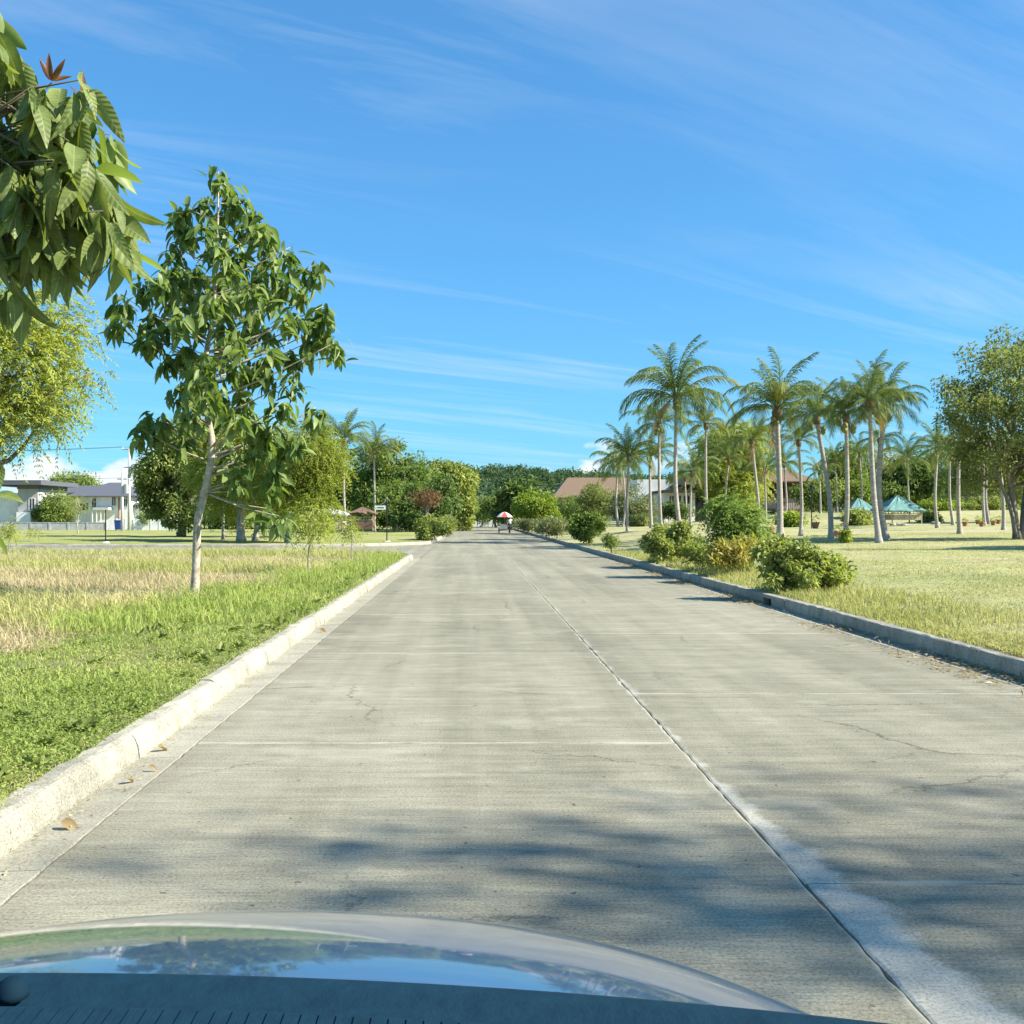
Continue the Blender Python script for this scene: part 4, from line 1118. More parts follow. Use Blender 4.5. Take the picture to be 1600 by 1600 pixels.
def sapling(u, vb, vt, d, mat, lab, lean=0, ncl=12, per=10, cr=.16, tr=.018, spread=14):
    b = gb(u, d); t = P(u + lean, vt, d)
    return make_tree('sapling', lab, 'sapling', b, t, tr, [ell(u + lean, vt + (vb - vt) * .16, d, spread, (vb - vt) * .28)], mat, ncl, per, cr, .09, .025, 'spray', 'bark_pale', 'saplings', .3, 6, .5)
sapling(484, 905, 800, 23.5, 'leaf_feather', 'thin staked sapling with sparse feathery leaves at the tall grass edge', 2, 14, 12, .2, .026, 26)
sapling(551, 880, 815, 31.5, 'leaf_feather', 'short forked sapling at the end of the verge by the side street', -3, 9, 10, .2, .022, 14)
sapling(122, 838, 780, 84, 'leaf_feather', 'wispy sapling with pale trunk in front of the grey block wall', 0, 22, 14, .6, .06, 20)
sapling(57, 850, 828, 58, 'leaf_feather', 'tiny bare-looking sapling on the lawn across the side street', 0, 8, 6, .25, .02, 9)
sapling(14, 872, 822, 38, 'leaf_feather', 'leafy sapling by the side street under the big drooping leaves', 0, 10, 10, .25, .025, 12)

# ================================================================ wooded hill
def forest():
    n = 1500
    X = rng.uniform(-330, 420, n * 3); Y = rng.uniform(250, 440, n * 3)
    u = X / Y * F + U0
    ok = (u > 380) & (u < 1720)
    X, Y = X[ok][:n], Y[ok][:n]
    Z = hill_h(X, Y)
    parts = []
    C = np.stack([X, Y, Z + 3.0 + 1.6 * rng.random(len(X))], 1)
    r = 2.4 + 2.8 * rng.random(len(X)) ** 2
    V, Fc, T = leaf_cloud(C, r, 170, .85, .6, .15, .9, .2)
    return V, Fc, T
V, Fc, T = forest()
o = np_mesh('wooded_hillside', V, Fc, MAT['leaf_hill'], None, T)
tag(o, 'dense dark green wood covering the low hill behind the road end', 'wood', kind='stuff')
# belt of far scrub behind the houses
n = 420
X = rng.uniform(-210, 260, n); Y = rng.uniform(186, 228, n)
C = np.stack([X, Y, 0.4 + 2.6 * rng.random(n)], 1)
keep = (np.abs(X / Y * F + U0 - 118) > 110)
V, Fc, T = leaf_cloud(C[keep], 2.1 + rng.random(keep.sum()), 90, .7, .36, .2, .85)
o = np_mesh('far_thicket', V, Fc, MAT['leaf_mid'], None, T)
tag(o, 'thicket of scrub behind the houses and the road end', 'thicket', kind='stuff')

# ================================================================ grass
def blades(X, Y, Z, H, W, lean, mat, name, label, cat, tint=None, segs=2, wind=(0, 0)):
    n = len(X)
    a = rng.random(n) * 6.283
    d = np.stack([np.cos(a), np.sin(a)], 1)
    H = np.broadcast_to(H, (n,)) * (0.55 + .8 * rng.random(n))
    ln = H * lean * (0.3 + rng.random(n))
    base = np.stack([X, Y, Z - .01], 1)
    b2 = rng.random(n) * 6.283
    s = np.stack([np.cos(b2), np.sin(b2), np.zeros(n)], 1) * (W * (0.6 + .8 * rng.random(n)) * .5)[:, None]
    mid = base + np.stack([d[:, 0] * ln * .3 + wind[0] * H * .2, d[:, 1] * ln * .3 + wind[1] * H * .2, H * .6], 1)
    tip = base + np.stack([d[:, 0] * ln + wind[0] * H * .6, d[:, 1] * ln + wind[1] * H * .6, H * (1 - .25 * lean)], 1)
    t = rng.random(n) if tint is None else np.clip(tint + rng.normal(size=n) * .18, 0, 1)
    V = np.empty((n, 6, 3)); V[:, 0] = base - s; V[:, 1] = base + s; V[:, 2] = mid + s * .8; V[:, 3] = mid - s * .8; V[:, 4] = tip + s * .12; V[:, 5] = tip - s * .12
    k = np.arange(n)[:, None] * 6
    Fc = np.concatenate([k + np.array([[0, 1, 2, 3]]), k + np.array([[3, 2, 4, 5]])])
    o = np_mesh(name, V.reshape(-1, 3), Fc, MAT[mat], None, np.repeat(t, 6))
    tag(o, label, cat, kind='stuff')
    return o

def patchy(x, y, f=1.0):
    return (np.sin(x * 2.1 * f + 1.3 * np.sin(y * 1.7 * f)) + np.sin(y * 2.6 * f + 1.9 * np.sin(x * 1.1 * f + 2)) + np.sin((x + y) * 5.3 * f) * .5) / 2.5

def xbound(y):
    return -6.05 + .106 * y + .35 * np.sin(y * 1.3) + .2 * np.sin(y * 3.1 + 1)

def wedge(n, y0, y1, xr, dens_pow=1.0, margin=.52):
    """random points inside the left view wedge between depths y0..y1, right limit xr"""
    y = y0 + (y1 - y0) * rng.random(n) ** dens_pow
    x0 = -margin * y - .3
    x = x0 + (xr - x0) * rng.random(n)
    return x, y

# short broad-bladed verge grass
n = 150000
y = 3.0 + 34.5 * rng.random(n) ** 2.1
x = (-.52 * y - .3) + (-2.17 - (-.52 * y - .3)) * rng.random(n)
ok = (x > xbound(y) - .25 * rng.random(n)) & (x < -2.165 + .05 * np.sin(y * 4) + .055 * np.sin(y * 1.3) + .03 * np.sin(y * 11) - .03 * rng.random(n))
ok &= (rng.random(n) < .62 + .45 * patchy(x, y))
x, y = x[ok], y[ok]
hh = np.where(y > 13, .16, .062 + .018 * patchy(x, y, .7))
hh = hh * (0.55 + .45 * sstep(2.2, 2.8, -x))
blades(x, y, left_z(x, y), hh, np.where(y > 12, .011, .0095), .9, 'grass_green', 'verge_grass', 'short bright green grass and clover on the left verge', 'grass', .45 + .35 * patchy(x, y, .6))
# clover leaves lying in the near verge
n = 52000
y = 3.0 + 13 * rng.random(n) ** 1.8
x = (-.52 * y - .3) + (-2.2 - (-.52 * y - .3)) * rng.random(n)
ok = (x > xbound(y) - .1) & (rng.random(n) < .5 + .6 * patchy(x, y, .8)); x, y = x[ok], y[ok]; n = len(x)
C = np.stack([x, y, left_z(x, y) + .012 + .045 * rng.random(n)], 1)
D = rand_unit(n); D[:, 2] = D[:, 2] * .3; D = unit(D)
V, Fc = leaf_quads(C, D, unit(np.array([0, 0, 1.0]) + rng.normal(size=(n, 3)) * .35), .014 + .017 * rng.random(n), .011 + .010 * rng.random(n))
o = np_mesh('clover', V, Fc, MAT['grass_green'], None, np.repeat(np.clip(.3 + .3 * patchy(x, y, .6) + .4 * rng.random(n), 0, 1), 4))
tag(o, 'low clover leaves matted among the near verge grass', 'clover', kind='stuff')
# tall golden grass
n = 62000
x, y = wedge(n, 10.5, YA - .4, -2.4, 1.05)
gold = sstep(-.2, 1.6, (xbound(y) - x)) 
ok = (x < xbound(y) - .15) & (rng.random(n) < .25 + .75 * sstep(12.5, 17, y - .2 * x)) & ~((y > YA - RA) & (x > -4.5))
ok &= rng.random(n) < .75 + .4 * patchy(x, y, .5)
x, y = x[ok], y[ok]
band = .5 + .5 * np.sin(y * .55 + x * .16 + 1.0) + .3 * patchy(x, y, .3)
isg = band + .25 * patchy(x, y, 1.3) + .28 * sstep(28, 34, y) > .76
blades(x[isg], y[isg], left_z(x[isg], y[isg]), .34 * (1 - .25 * sstep(27, 37, y[isg]) * sstep(8, 13, -x[isg]) - .12 * sstep(30, 38, y[isg])), .012, .8, 'grass_gold', 'tall_grass', 'tall golden-green grass on the vacant lot', 'grass', .45 + .4 * patchy(x[isg], y[isg], .4), wind=(-.35, -.1))
blades(x[~isg], y[~isg], left_z(x[~isg], y[~isg]), .22 * (1 - .4 * sstep(28, 37, y[~isg])), .010, 1.2, 'grass_tan', 'dry_grass', 'dry tan grass lying in bands on the vacant lot', 'grass', .5 + .4 * patchy(x[~isg], y[~isg], .5), wind=(-.4, -.1))
# straw-coloured mat along the lot's near edge
n = 20000
x, y = wedge(n, 8.6, 20, -3.0, 1.2)
ok = (x < xbound(y) + .25) & (x > xbound(y) - 3.5); x, y = x[ok], y[ok]
blades(x, y, left_z(x, y), .10, .008, 1.8, 'grass_tan', 'straw', 'flattened straw between the verge and the tall grass', 'straw', .6 + .3 * patchy(x, y))
n = 26000
y = 3.2 + 16 * rng.random(n) ** 1.5
x = (-.52 * y - .3) + (-2.2 - (-.52 * y - .3)) * rng.random(n)
ok = (x > xbound(y)) & (rng.random(n) < .10 + .75 * sstep(.15, .7, patchy(x + 3.1, y * .8, .55))); x, y = x[ok], y[ok]
blades(x, y, left_z(x, y), .05, .006, 1.6, 'grass_tan', 'bleached_grass', 'bleached dry blades scattered through the verge grass', 'grass', .5 + .3 * patchy(x, y))
# broad weeds rooted along the kerb and in the verge
n = 170
y = 3.0 + 22 * rng.random(n) ** 1.6
x = np.where(rng.random(n) < .45, -2.30 - .25 * rng.random(n), -2.3 - 2.2 * rng.random(n))
ok = x > xbound(y); x, y = x[ok], y[ok]
C = np.stack([x, y, left_z(x, y) + .02], 1)
idx = np.repeat(np.arange(len(x)), 14); n = len(idx)
D = rand_unit(n); D[:, 2] = np.abs(D[:, 2]) * .7 + .1; D = unit(D)
LL = (.04 + .06 * rng.random(len(x)))[idx] * (.7 + .6 * rng.random(n))
V, Fc = leaf_quads(C[idx] + rng.normal(size=(n, 3)) * np.array([.03, .03, .008]), D, unit(np.array([0, 0, 1.0]) + rng.normal(size=(n, 3)) * .4), LL, LL * .42, .3)
o = np_mesh('weeds', V, Fc, MAT['leaf_shrub'], None, np.repeat(rng.random(n) * .6, 4))
tag(o, 'dark broad-leaved weeds dotted through the verge and along the left kerb', 'weeds', kind='stuff')
# tussocks of green grass along the boundary
n = 15000
y = 12 + 23 * rng.random(n); x = xbound(y) + rng.normal(size=n) * .35
ok = (x < -2.3) & (rng.random(n) < .5 + .5 * patchy(x, y, 1.2)); x, y = x[ok], y[ok]
blades(x, y, left_z(x, y), .26, .011, .8, 'grass_green', 'tussock_grass', 'taller green grass fringing the vacant lot', 'grass', .65 + .25 * patchy(x, y))
# park lawn, thick near the kerb and thinning with distance
n = 95000
y = 8.5 + 42 * rng.random(n) ** 1.7
x = 5.24 + (.56 * y - 5.0) * rng.random(n)
ok = (x > 5.24) & (rng.random(n) < .55 + .5 * patchy(x, y, .7)); x, y = x[ok], y[ok]
blades(x, y, right_z(x, y), .045 + .05 * sstep(6.5, 5.3, x), np.where(y > 18, .015, .010), 1.0, 'grass_park', 'lawn_grass', 'short sun-bleached lawn grass of the park', 'grass', .45 + .4 * patchy(x, y, .35))
n = 16000
y = 12 + 26 * rng.random(n); x = 5.3 + 1.9 * rng.random(n) ** 1.3
ok = (rng.random(n) < .3 + .7 * sstep(-.2, .6, patchy(x, y, .5))); x, y = x[ok], y[ok]
blades(x, y, right_z(x, y), .16, .012, .8, 'grass_park', 'kerb_grass', 'longer unmown grass behind the right kerb', 'grass', .3 + .3 * patchy(x, y))
# straw litter in the right gutter
n = 9000
y = 6.5 + 30 * rng.random(n) ** 1.4; x = XR - .02 - .55 * rng.random(n) ** 2.2
ok = rng.random(n) < .12 + .9 * sstep(.0, .9, patchy(x * .4, y, .55)); x, y = x[ok], y[ok]; n = len(x)
C = np.stack([x, y, .008 + .02 * rng.random(n)], 1)
D = rand_unit(n); D[:, 2] *= .18; D = unit(D)
V, Fc = leaf_quads(C, D, unit(np.array([0, 0, 1.0]) + rng.normal(size=(n, 3)) * .4), .03 + .09 * rng.random(n), .006 + .012 * rng.random(n))
o = np_mesh('gutter_litter', V, Fc, MAT['litter'], None, np.repeat(rng.random(n), 4))
tag(o, 'drifts of straw and dead leaf bits along the right gutter', 'litter', kind='stuff')
n = 1500
y = 3.2 + 30 * rng.random(n) ** 1.5; x = XL + .01 + .22 * rng.random(n) ** 2.5
ok = rng.random(n) < .15 + .8 * sstep(.1, .9, patchy(x * .4, y, .8)); x, y = x[ok], y[ok]; n = len(x)
D = rand_unit(n); D[:, 2] *= .18; D = unit(D)
V, Fc = leaf_quads(np.stack([x, y, .004 + .012 * rng.random(n)], 1), D, unit(np.array([0, 0, 1.0]) + rng.normal(size=(n, 3)) * .4), .012 + .035 * rng.random(n), .005 + .010 * rng.random(n))
o = np_mesh('gutter_grit', V, Fc, MAT['litter'], None, np.repeat(rng.random(n), 4))
tag(o, 'fine grit and leaf crumbs along the foot of the left kerb', 'litter', kind='stuff')
# countable dead leaves in the left gutter and on the road
dl = leaf_data('dead_leaf', MAT['palm_dead'], L=1, W=.5, curl=.5, fold=.9)
for (x, y, s, lb) in ((-1.98, 4.95, .12, 'curled brown dead leaf lying in the left gutter'), (-2.00, 6.55, .11, 'curled brown dead leaf lying in the left gutter'), (-1.97, 13.4, .13, 'curled brown dead leaf lying in the left gutter'), (-1.93, 5.75, .08, 'curled brown dead leaf lying in the left gutter'),
                     (-1.90, 6.05, .06, 'curled brown dead leaf lying in the left gutter')):
    o = bpy.data.objects.new('dead_leaf', dl); COL.objects.link(o)
    o.location = (x, y, .03); o.rotation_euler = (.5, .25, rng.random() * 6); o.scale = (s, s, s)
    tag(o, lb, 'leaf', 'dead leaves in the left gutter')

# ================================================================ buildings
plain_mat('wall_white', (0.80, 0.80, 0.77), .8, var=.08, scale=1.2)
plain_mat('wall_grey', (0.40, 0.40, 0.39), .85, var=.12, scale=1.5)
plain_mat('wall_beige', (0.50, 0.45, 0.36), .85, var=.1)
plain_mat('wall_brown', (0.17, 0.11, 0.075), .8, var=.15)
plain_mat('block_wall', (0.46, 0.46, 0.45), .9, var=.14, scale=2.5)
plain_mat('roof_grey', (0.115, 0.12, 0.14), .6, var=.12, stretch=(6, 1, 1))
plain_mat('roof_brown', (0.20, 0.135, 0.085), .75, var=.16, scale=3, stretch=(4, 1, 1))
plain_mat('roof_teal', (0.075, 0.205, 0.185), .8, scale=2.2, col2=(0.17, 0.29, 0.26))
plain_mat('roof_tin', (0.55, 0.56, 0.56), .5, var=.15, stretch=(8, 1, 1))
plain_mat('dark_wood', (0.05, 0.04, 0.033), .8)
plain_mat('bamboo', (0.50, 0.42, 0.28), .7, var=.2, scale=9)
plain_mat('metal_black', (0.02, 0.02, 0.022), .45, .3)
plain_mat('metal_grey', (0.42, 0.42, 0.41), .5, .4)
plain_mat('concrete_pole', (0.55, 0.54, 0.50), .85)
plain_mat('paint_white', (0.78, 0.78, 0.76), .55, var=.06)
plain_mat('paint_blue', (0.02, 0.07, 0.25), .5)
plain_mat('terracotta', (0.36, 0.17, 0.09), .8)
plain_mat('sign_ink', (0.05, 0.09, 0.06), .6)
plain_mat('stone', (0.38, 0.35, 0.30), .9, var=.2)
def glass_mat():
    m, n, l, out = new_mat('pane_glass')
    b = N(n, 'ShaderNodeBsdfPrincipled', inp={'Base Color': (0.025, 0.03, 0.035, 1), 'Roughness': .08, 'Specular IOR Level': .6})
    l.new(b.outputs[0], out.inputs['Surface'])
glass_mat()

def box_part(name, parent, x0, x1, y0, y1, z0, z1, mat, bevel=0):
    m = MB(); m.box(x0, x1, y0, y1, z0, z1)
    return m.build(name, MAT[mat], parent, bevel=bevel)

def hip_roof(parent, x0, x1, y0, y1, ze, zr, mat, ridge=.35, th=.14, name='roof'):
    """hipped roof with real eaves thickness; ridge = half length of the ridge as a share of the width"""
    cx, cy = (x0 + x1) / 2, (y0 + y1) / 2
    w = (x1 - x0) * ridge / 2
    m = MB()
    E = [(x0, y0, ze), (x1, y0, ze), (x1, y1, ze), (x0, y1, ze)]
    B = [(x, y, z - th) for x, y, z in E]
    Rr = [(cx - w, cy, zr), (cx + w, cy, zr)]
    V = E + B + Rr
    m.add(V, [(0, 1, 9, 8), (1, 2, 9), (2, 3, 8, 9), (3, 0, 8), (0, 4, 5, 1), (1, 5, 6, 2), (2, 6, 7, 3), (3, 7, 4, 0), (4, 7, 6, 5)])
    return m.build(name, MAT[mat], parent)

def window(parent, xa, xb_, z0, z1, y, mat='paint_white', mull=1):
    """frame proud of the wall face at y, pane behind it"""
    f = .07
    m = MB()
    m.box(xa - f, xb_ + f, y - .05, y + .02, z1, z1 + f); m.box(xa - f, xb_ + f, y - .07, y + .02, z0 - f, z0)
    m.box(xa - f, xa, y - .05, y + .02, z0, z1); m.box(xb_, xb_ + f, y - .05, y + .02, z0, z1)
    for k in range(mull):
        xm = xa + (xb_ - xa) * (k + 1) / (mull + 1)
        m.box(xm - .025, xm + .025, y - .045, y + .02, z0, z1)
    w = m.build('window', MAT[mat], parent)
    box_part('pane', w, xa, xb_, y - .02, y - .004, z0, z1, 'pane_glass')
    return w

def px(u, d): return (u - U0) / F * d
def pz(v, d): return EYE - (v - V0) / F * d

# --- white house with grey hipped roofs
d = 126.0
hs = tag(empty('white_house', (px(160, d), d, .1)), 'white two-storey house with grey hipped roof behind the grey block wall', 'house')
x0, x1 = px(118, d), px(205, d)
box_part('wall', hs, x0, x1, d, d + 9, .1, pz(776, d), 'wall_white')
hip_roof(hs, px(107, d), px(213, d), d - .9, d + 10, pz(775, d), pz(752, d), 'roof_grey', .18)
box_part('rear_wall', hs, px(72, d), x0 + .02, d + 3, d + 11, .1, pz(772, d), 'wall_grey')
hip_roof(hs, px(64, d), px(140, d), d + 2.2, d + 12, pz(769, d), pz(756, d), 'roof_grey', .5)
for (ua, ub_, va, vb) in ((144, 150, 779, 797), (175, 181, 776, 790), (194, 199, 779, 792)):
    window(hs, px(ua, d), px(ub_, d), pz(vb, d), pz(va, d), d)
window(hs, px(124, d), px(138, d), pz(797, d), pz(786, d), d, mull=2)
box_part('side_wing', hs, px(205, d) + .01, px(262, d), d + 1, d + 8, .1, pz(790, d), 'wall_white')
hip_roof(hs, px(203, d), px(268, d), d + .4, d + 9, pz(789, d), pz(777, d), 'roof_grey', .5)
box_part('awning', hs, px(152, d), px(176, d), d - 1.6, d - .02, pz(797, d), pz(793, d), 'roof_tin')
box_part('downpipe', hs, px(185, d), px(187, d), d - .12, d - .01, .1, pz(777, d), 'terracotta')
for ua in (150.5, 157, 163.5, 170):
    box_part('porch_post', hs, px(ua, d), px(ua + 1.2, d), d - 1.5, d - 1.38, .1, pz(797, d) - .003, 'paint_white')

# --- tower-like grey house at the far left
d = 112.0
tw = tag(empty('grey_house', (px(40, d), d, .1)), 'grey flat-roofed tower-like house half hidden by the big drooping leaves', 'house')
box_part('wall', tw, px(28, d), px(59, d), d, d + 8, .1, pz(764, d), 'wall_grey')
box_part('upper_band', tw, px(27, d), px(60, d), d - .12, d + 8.1, pz(764, d) + .003, pz(758, d), 'roof_grey')
box_part('flat_roof', tw, px(-30, d), px(73, d), d - 1.5, d + 9, pz(758, d) + .003, pz(751, d), 'roof_grey')
box_part('side_wing', tw, px(-40, d), px(28, d) - .01, d + 1, d + 8, .1, pz(770, d), 'wall_white')
window(tw, px(46, d), px(54, d), pz(797, d), pz(779, d), d)
box_part('plinth', tw, px(30, d), px(52, d), d - .7, d - .01, .1, pz(800, d), 'wall_white')

# --- perimeter walls, blocks as panels
d = 109.0
bw = tag(empty('block_wall', (px(95, d), d, .13)), 'low grey concrete block wall in panels in front of the white house', 'wall')
us = np.linspace(-40, 166, 8)
for k in range(7):
    box_part('panel', bw, px(us[k], d) + .1, px(us[k + 1], d) - .1, d - .07, d + .07, .1, pz(817, d), 'block_wall')
    box_part('post', bw, px(us[k + 1], d) - .097, px(us[k + 1], d) + .097, d - .11, d + .11, .1, pz(816, d), 'block_wall')
    box_part('coping', bw, px(us[k], d) + .1, px(us[k + 1], d) - .1, d - .1, d + .1, pz(817, d) + .002, pz(816, d), 'block_wall')
d = 107.0
gw = tag(empty('gate_wall', (px(222, d), d, .13)), 'white painted gate wall beside the utility poles', 'wall')
us = np.linspace(169, 276, 9)
for k in range(8):
    box_part('panel', gw, px(us[k], d) + .06, px(us[k + 1], d) - .06, d - .06, d + .06, .1, pz(812 - (k % 2), d), 'wall_white')
    box_part('post', gw, px(us[k + 1], d) - .057, px(us[k + 1], d) + .057, d - .09, d + .09, .1, pz(810, d), 'wall_white')
# blue bin by the gate
b = np.array([px(185, 104), 104.0, ground_z(px(185, 104), 104)])
bn = tag(empty('rubbish_bin', b), 'blue wheeled bin standing at the white gate wall', 'bin')
m = MB(); m.add([(b[0] - .25, b[1] - .28, b[2] + .05), (b[0] + .25, b[1] - .28, b[2] + .05), (b[0] + .25, b[1] + .28, b[2] + .05), (b[0] - .25, b[1] + .28, b[2] + .05),
                 (b[0] - .31, b[1] - .36, b[2] + .95), (b[0] + .31, b[1] - .36, b[2] + .95), (b[0] + .31, b[1] + .36, b[2] + .95), (b[0] - .31, b[1] + .36, b[2] + .95)],
                [(0, 3, 2, 1), (0, 1, 5, 4), (1, 2, 6, 5), (2, 3, 7, 6), (3, 0, 4, 7), (4, 5, 6, 7)]); m.build('body', MAT['paint_blue'], bn)
box_part('lid', bn, b[0] - .33, b[0] + .33, b[1] - .38, b[1] + .38, b[2] + .953, b[2] + 1.02, 'paint_blue')
for sx in (-.27, .27):
    m = MB(); m.tube([(b[0] + sx - .03, b[1] + .3, b[2] + .1), (b[0] + sx + .03, b[1] + .3, b[2] + .1)], .1, 10); m.build('wheel', MAT['metal_black'], bn)

# --- utility poles
def pole(u, vt, d, lab, arms, r=.14, tf=True):
    b = np.array([px(u, d), d, ground_z(px(u, d), d)])
    root = tag(empty('utility_pole', b), lab, 'pole', 'utility poles')
    h = pz(vt, d)
    m = MB(); m.tube([b - np.array([0, 0, .2]), (b[0], d, h * .5), (b[0], d, h)], [r * 1.25, r, r * .7], 10); m.build('shaft', MAT['concrete_pole'], root, smooth=True)
    for (dz, w) in arms:
        box_part('crossarm', root, b[0] - w, b[0] + w, d - .06, d + .06, h - dz, h - dz + .12, 'metal_grey')
        for s in (-.9, 0, .9):
            m = MB(); m.tube([(b[0] + w * s, d, h - dz + .12), (b[0] + w * s, d, h - dz + .34)], [.05, .03], 6); m.build('insulator', MAT['paint_white'], root)
    if tf:
        m = MB(); m.tube([(b[0] + .42, d, h - 2.6), (b[0] + .42, d, h - 1.7)], .26, 10); m.build('transformer', MAT['metal_grey'], root)
        box_part('bracket', root, b[0] + .08, b[0] + .2, d - .05, d + .05, h - 2.3, h - 2.1, 'metal_grey')
    return root, np.array([b[0], d, h])
pA, tA = pole(191, 731, 104, 'shorter utility pole with a grey box near its top by the gate wall', [(1.2, .5)])
pB, tB = pole(202, 701, 106, 'tallest utility pole with crossarms and a transformer by the gate wall', [(.15, .75), (2.0, .6)])
pC, tC = pole(789, 761, 190, 'leaning white concrete pole standing beyond the road end', [(.3, .9)], .3, False)
for k, (a, b2) in enumerate(((tB + np.array([-.7, 0, .2]), np.array([-110, 92, 8.6])), (tB + np.array([.7, 0, .2]), np.array([-112, 90, 8.3])), (tA + np.array([0, 0, -1]), np.array([-108, 92, 6.3])))):
    t = np.linspace(0, 1, 14)[:, None]
    pts = a * (1 - t) + b2 * t; pts[:, 2] -= (4 * t * (1 - t))[:, 0] * 1.1
    m = MB(); m.tube(pts, .014, 4); m.build('wire', MAT['metal_black'], pB)

# --- houses behind the palms
d = 134.0
h1 = tag(empty('brown_roofed_house', (px(930, d), d, .9)), 'long low house with brown hipped roof and grey wall behind scrub trees', 'house')
gz = ground_z(px(930, d), d) - .2
box_part('wall', h1, px(880, d), px(1010, d), d, d + 9, gz, pz(779, d), 'wall_grey')
hip_roof(h1, px(862, d), px(1022, d), d - 1.4, d + 11, pz(777, d), pz(744, d), 'roof_brown', .62)
for (ua, ub_) in ((884, 894), (898, 908), (960, 972)):
    window(h1, px(ua, d), px(ub_, d), pz(806, d), pz(786, d), d, 'dark_wood')
d = 112.0
h2 = tag(empty('white_villa', (px(1070, d), d, 1.0)), 'white villa with flat dark canopy and small brown hipped roof behind the palms', 'house')
gz = ground_z(px(1070, d), d) - .2
box_part('wall', h2, px(1037, d), px(1086, d), d, d + 8, gz, pz(770, d), 'wall_white')
box_part('canopy', h2, px(1032, d), px(1088, d), d - 1.4, d + 8.5, pz(770, d) + .003, pz(766, d), 'dark_wood')
box_part('dark_bay', h2, px(1086, d) + .01, px(1108, d), d + .3, d + 8, gz, pz(758, d), 'dark_wood')
hip_roof(h2, px(1064, d), px(1128, d), d - 1.0, d + 8, pz(756, d), pz(734, d), 'roof_brown', .05)
box_part('upper_wall', h2, px(1010, d), px(1064, d), d + 6, d + 12, gz, pz(746, d), 'wall_white')
for (ua, ub_) in ((1046, 1053), (1057, 1064), (1068, 1080)):
    window(h2, px(ua, d), px(ub_, d), pz(787, d), pz(775, d), d)
for ua in (1090, 1100):
    box_part('glass_door', h2, px(ua, d), px(ua + 7, d), d + .24, d + .297, gz + .2, pz(776, d), 'pane_glass')
d = 120.0
h3 = tag(empty('two_storey_house', (px(1222, d), d, 1.0)), 'brown two-storey house with hipped roof and open deck railing behind the stout palm', 'house')
gz = ground_z(px(1222, d), d) - .2
box_part('lower_wall', h3, px(1192, d), px(1255, d), d, d + 8, gz, pz(778, d), 'wall_beige')
box_part('upper_wall', h3, px(1190, d), px(1258, d), d - .15, d + 8.1, pz(778, d) + .003, pz(754, d), 'wall_brown')
hip_roof(h3, px(1178, d), px(1272, d), d - 1.4, d + 9.5, pz(752, d), pz(730, d), 'roof_brown', .5)
for (ua, ub_) in ((1197, 1206), (1214, 1224), (1238, 1248)):
    window(h3, px(ua, d), px(ub_, d), pz(772, d), pz(760, d), d - .15, 'dark_wood')
box_part('white_beam', h3, px(1112, d), px(1190, d) - .01, d - 1.2, d - .9, pz(766, d), pz(761, d), 'paint_white')
for ua in (1116, 1150, 1184):
    box_part('beam_post', h3, px(ua, d), px(ua + 2.2, d), d - 1.15, d - .95, gz, pz(766, d) - .003, 'wall_brown')
hip_roof(h3, px(1106, d), px(1192, d), d - 2.2, d + 6, pz(760, d), pz(750, d), 'roof_brown', .8, name='veranda_roof')
box_part('veranda_back', h3, px(1112, d), px(1189, d), d + 2, d + 2.2, gz, pz(767, d), 'wall_brown')
box_part('deck', h3, px(1196, d), px(1300, d), d - 4, d - .2, pz(798, d), pz(796, d), 'wall_brown')
rl = box_part('railing', h3, px(1196, d), px(1300, d), d - 4, d - 3.92, pz(786, d), pz(785, d), 'dark_wood')
for k in range(34):
    ua = 1197 + 3.1 * k
    box_part('baluster', rl, px(ua, d), px(ua + .8, d), d - 3.99, d - 3.93, pz(796, d) + .003, pz(786, d) - .003, 'dark_wood')
for ua in (1198, 1230, 1262, 1296):
    box_part('deck_post', h3, px(ua, d), px(ua + 2, d), d - 3.9, d - 3.7, gz - .3, pz(798, d) - .003, 'dark_wood')
d = 116.0
pg = tag(empty('pergola', (px(1535, d), d, 1.9)), 'long low dark-roofed pergola on top of the bank', 'pergola')
box_part('roof', pg, px(1462, d), px(1640, d), d - 1.5, d + 3, pz(778, d), pz(775, d), 'dark_wood')
for ua in (1466, 1494, 1522, 1550, 1580, 1610):
    box_part('post', pg, px(ua, d), px(ua + 2.5, d), d - 1.2, d - 1.0, 1.4, pz(778, d) - .003, 'dark_wood')

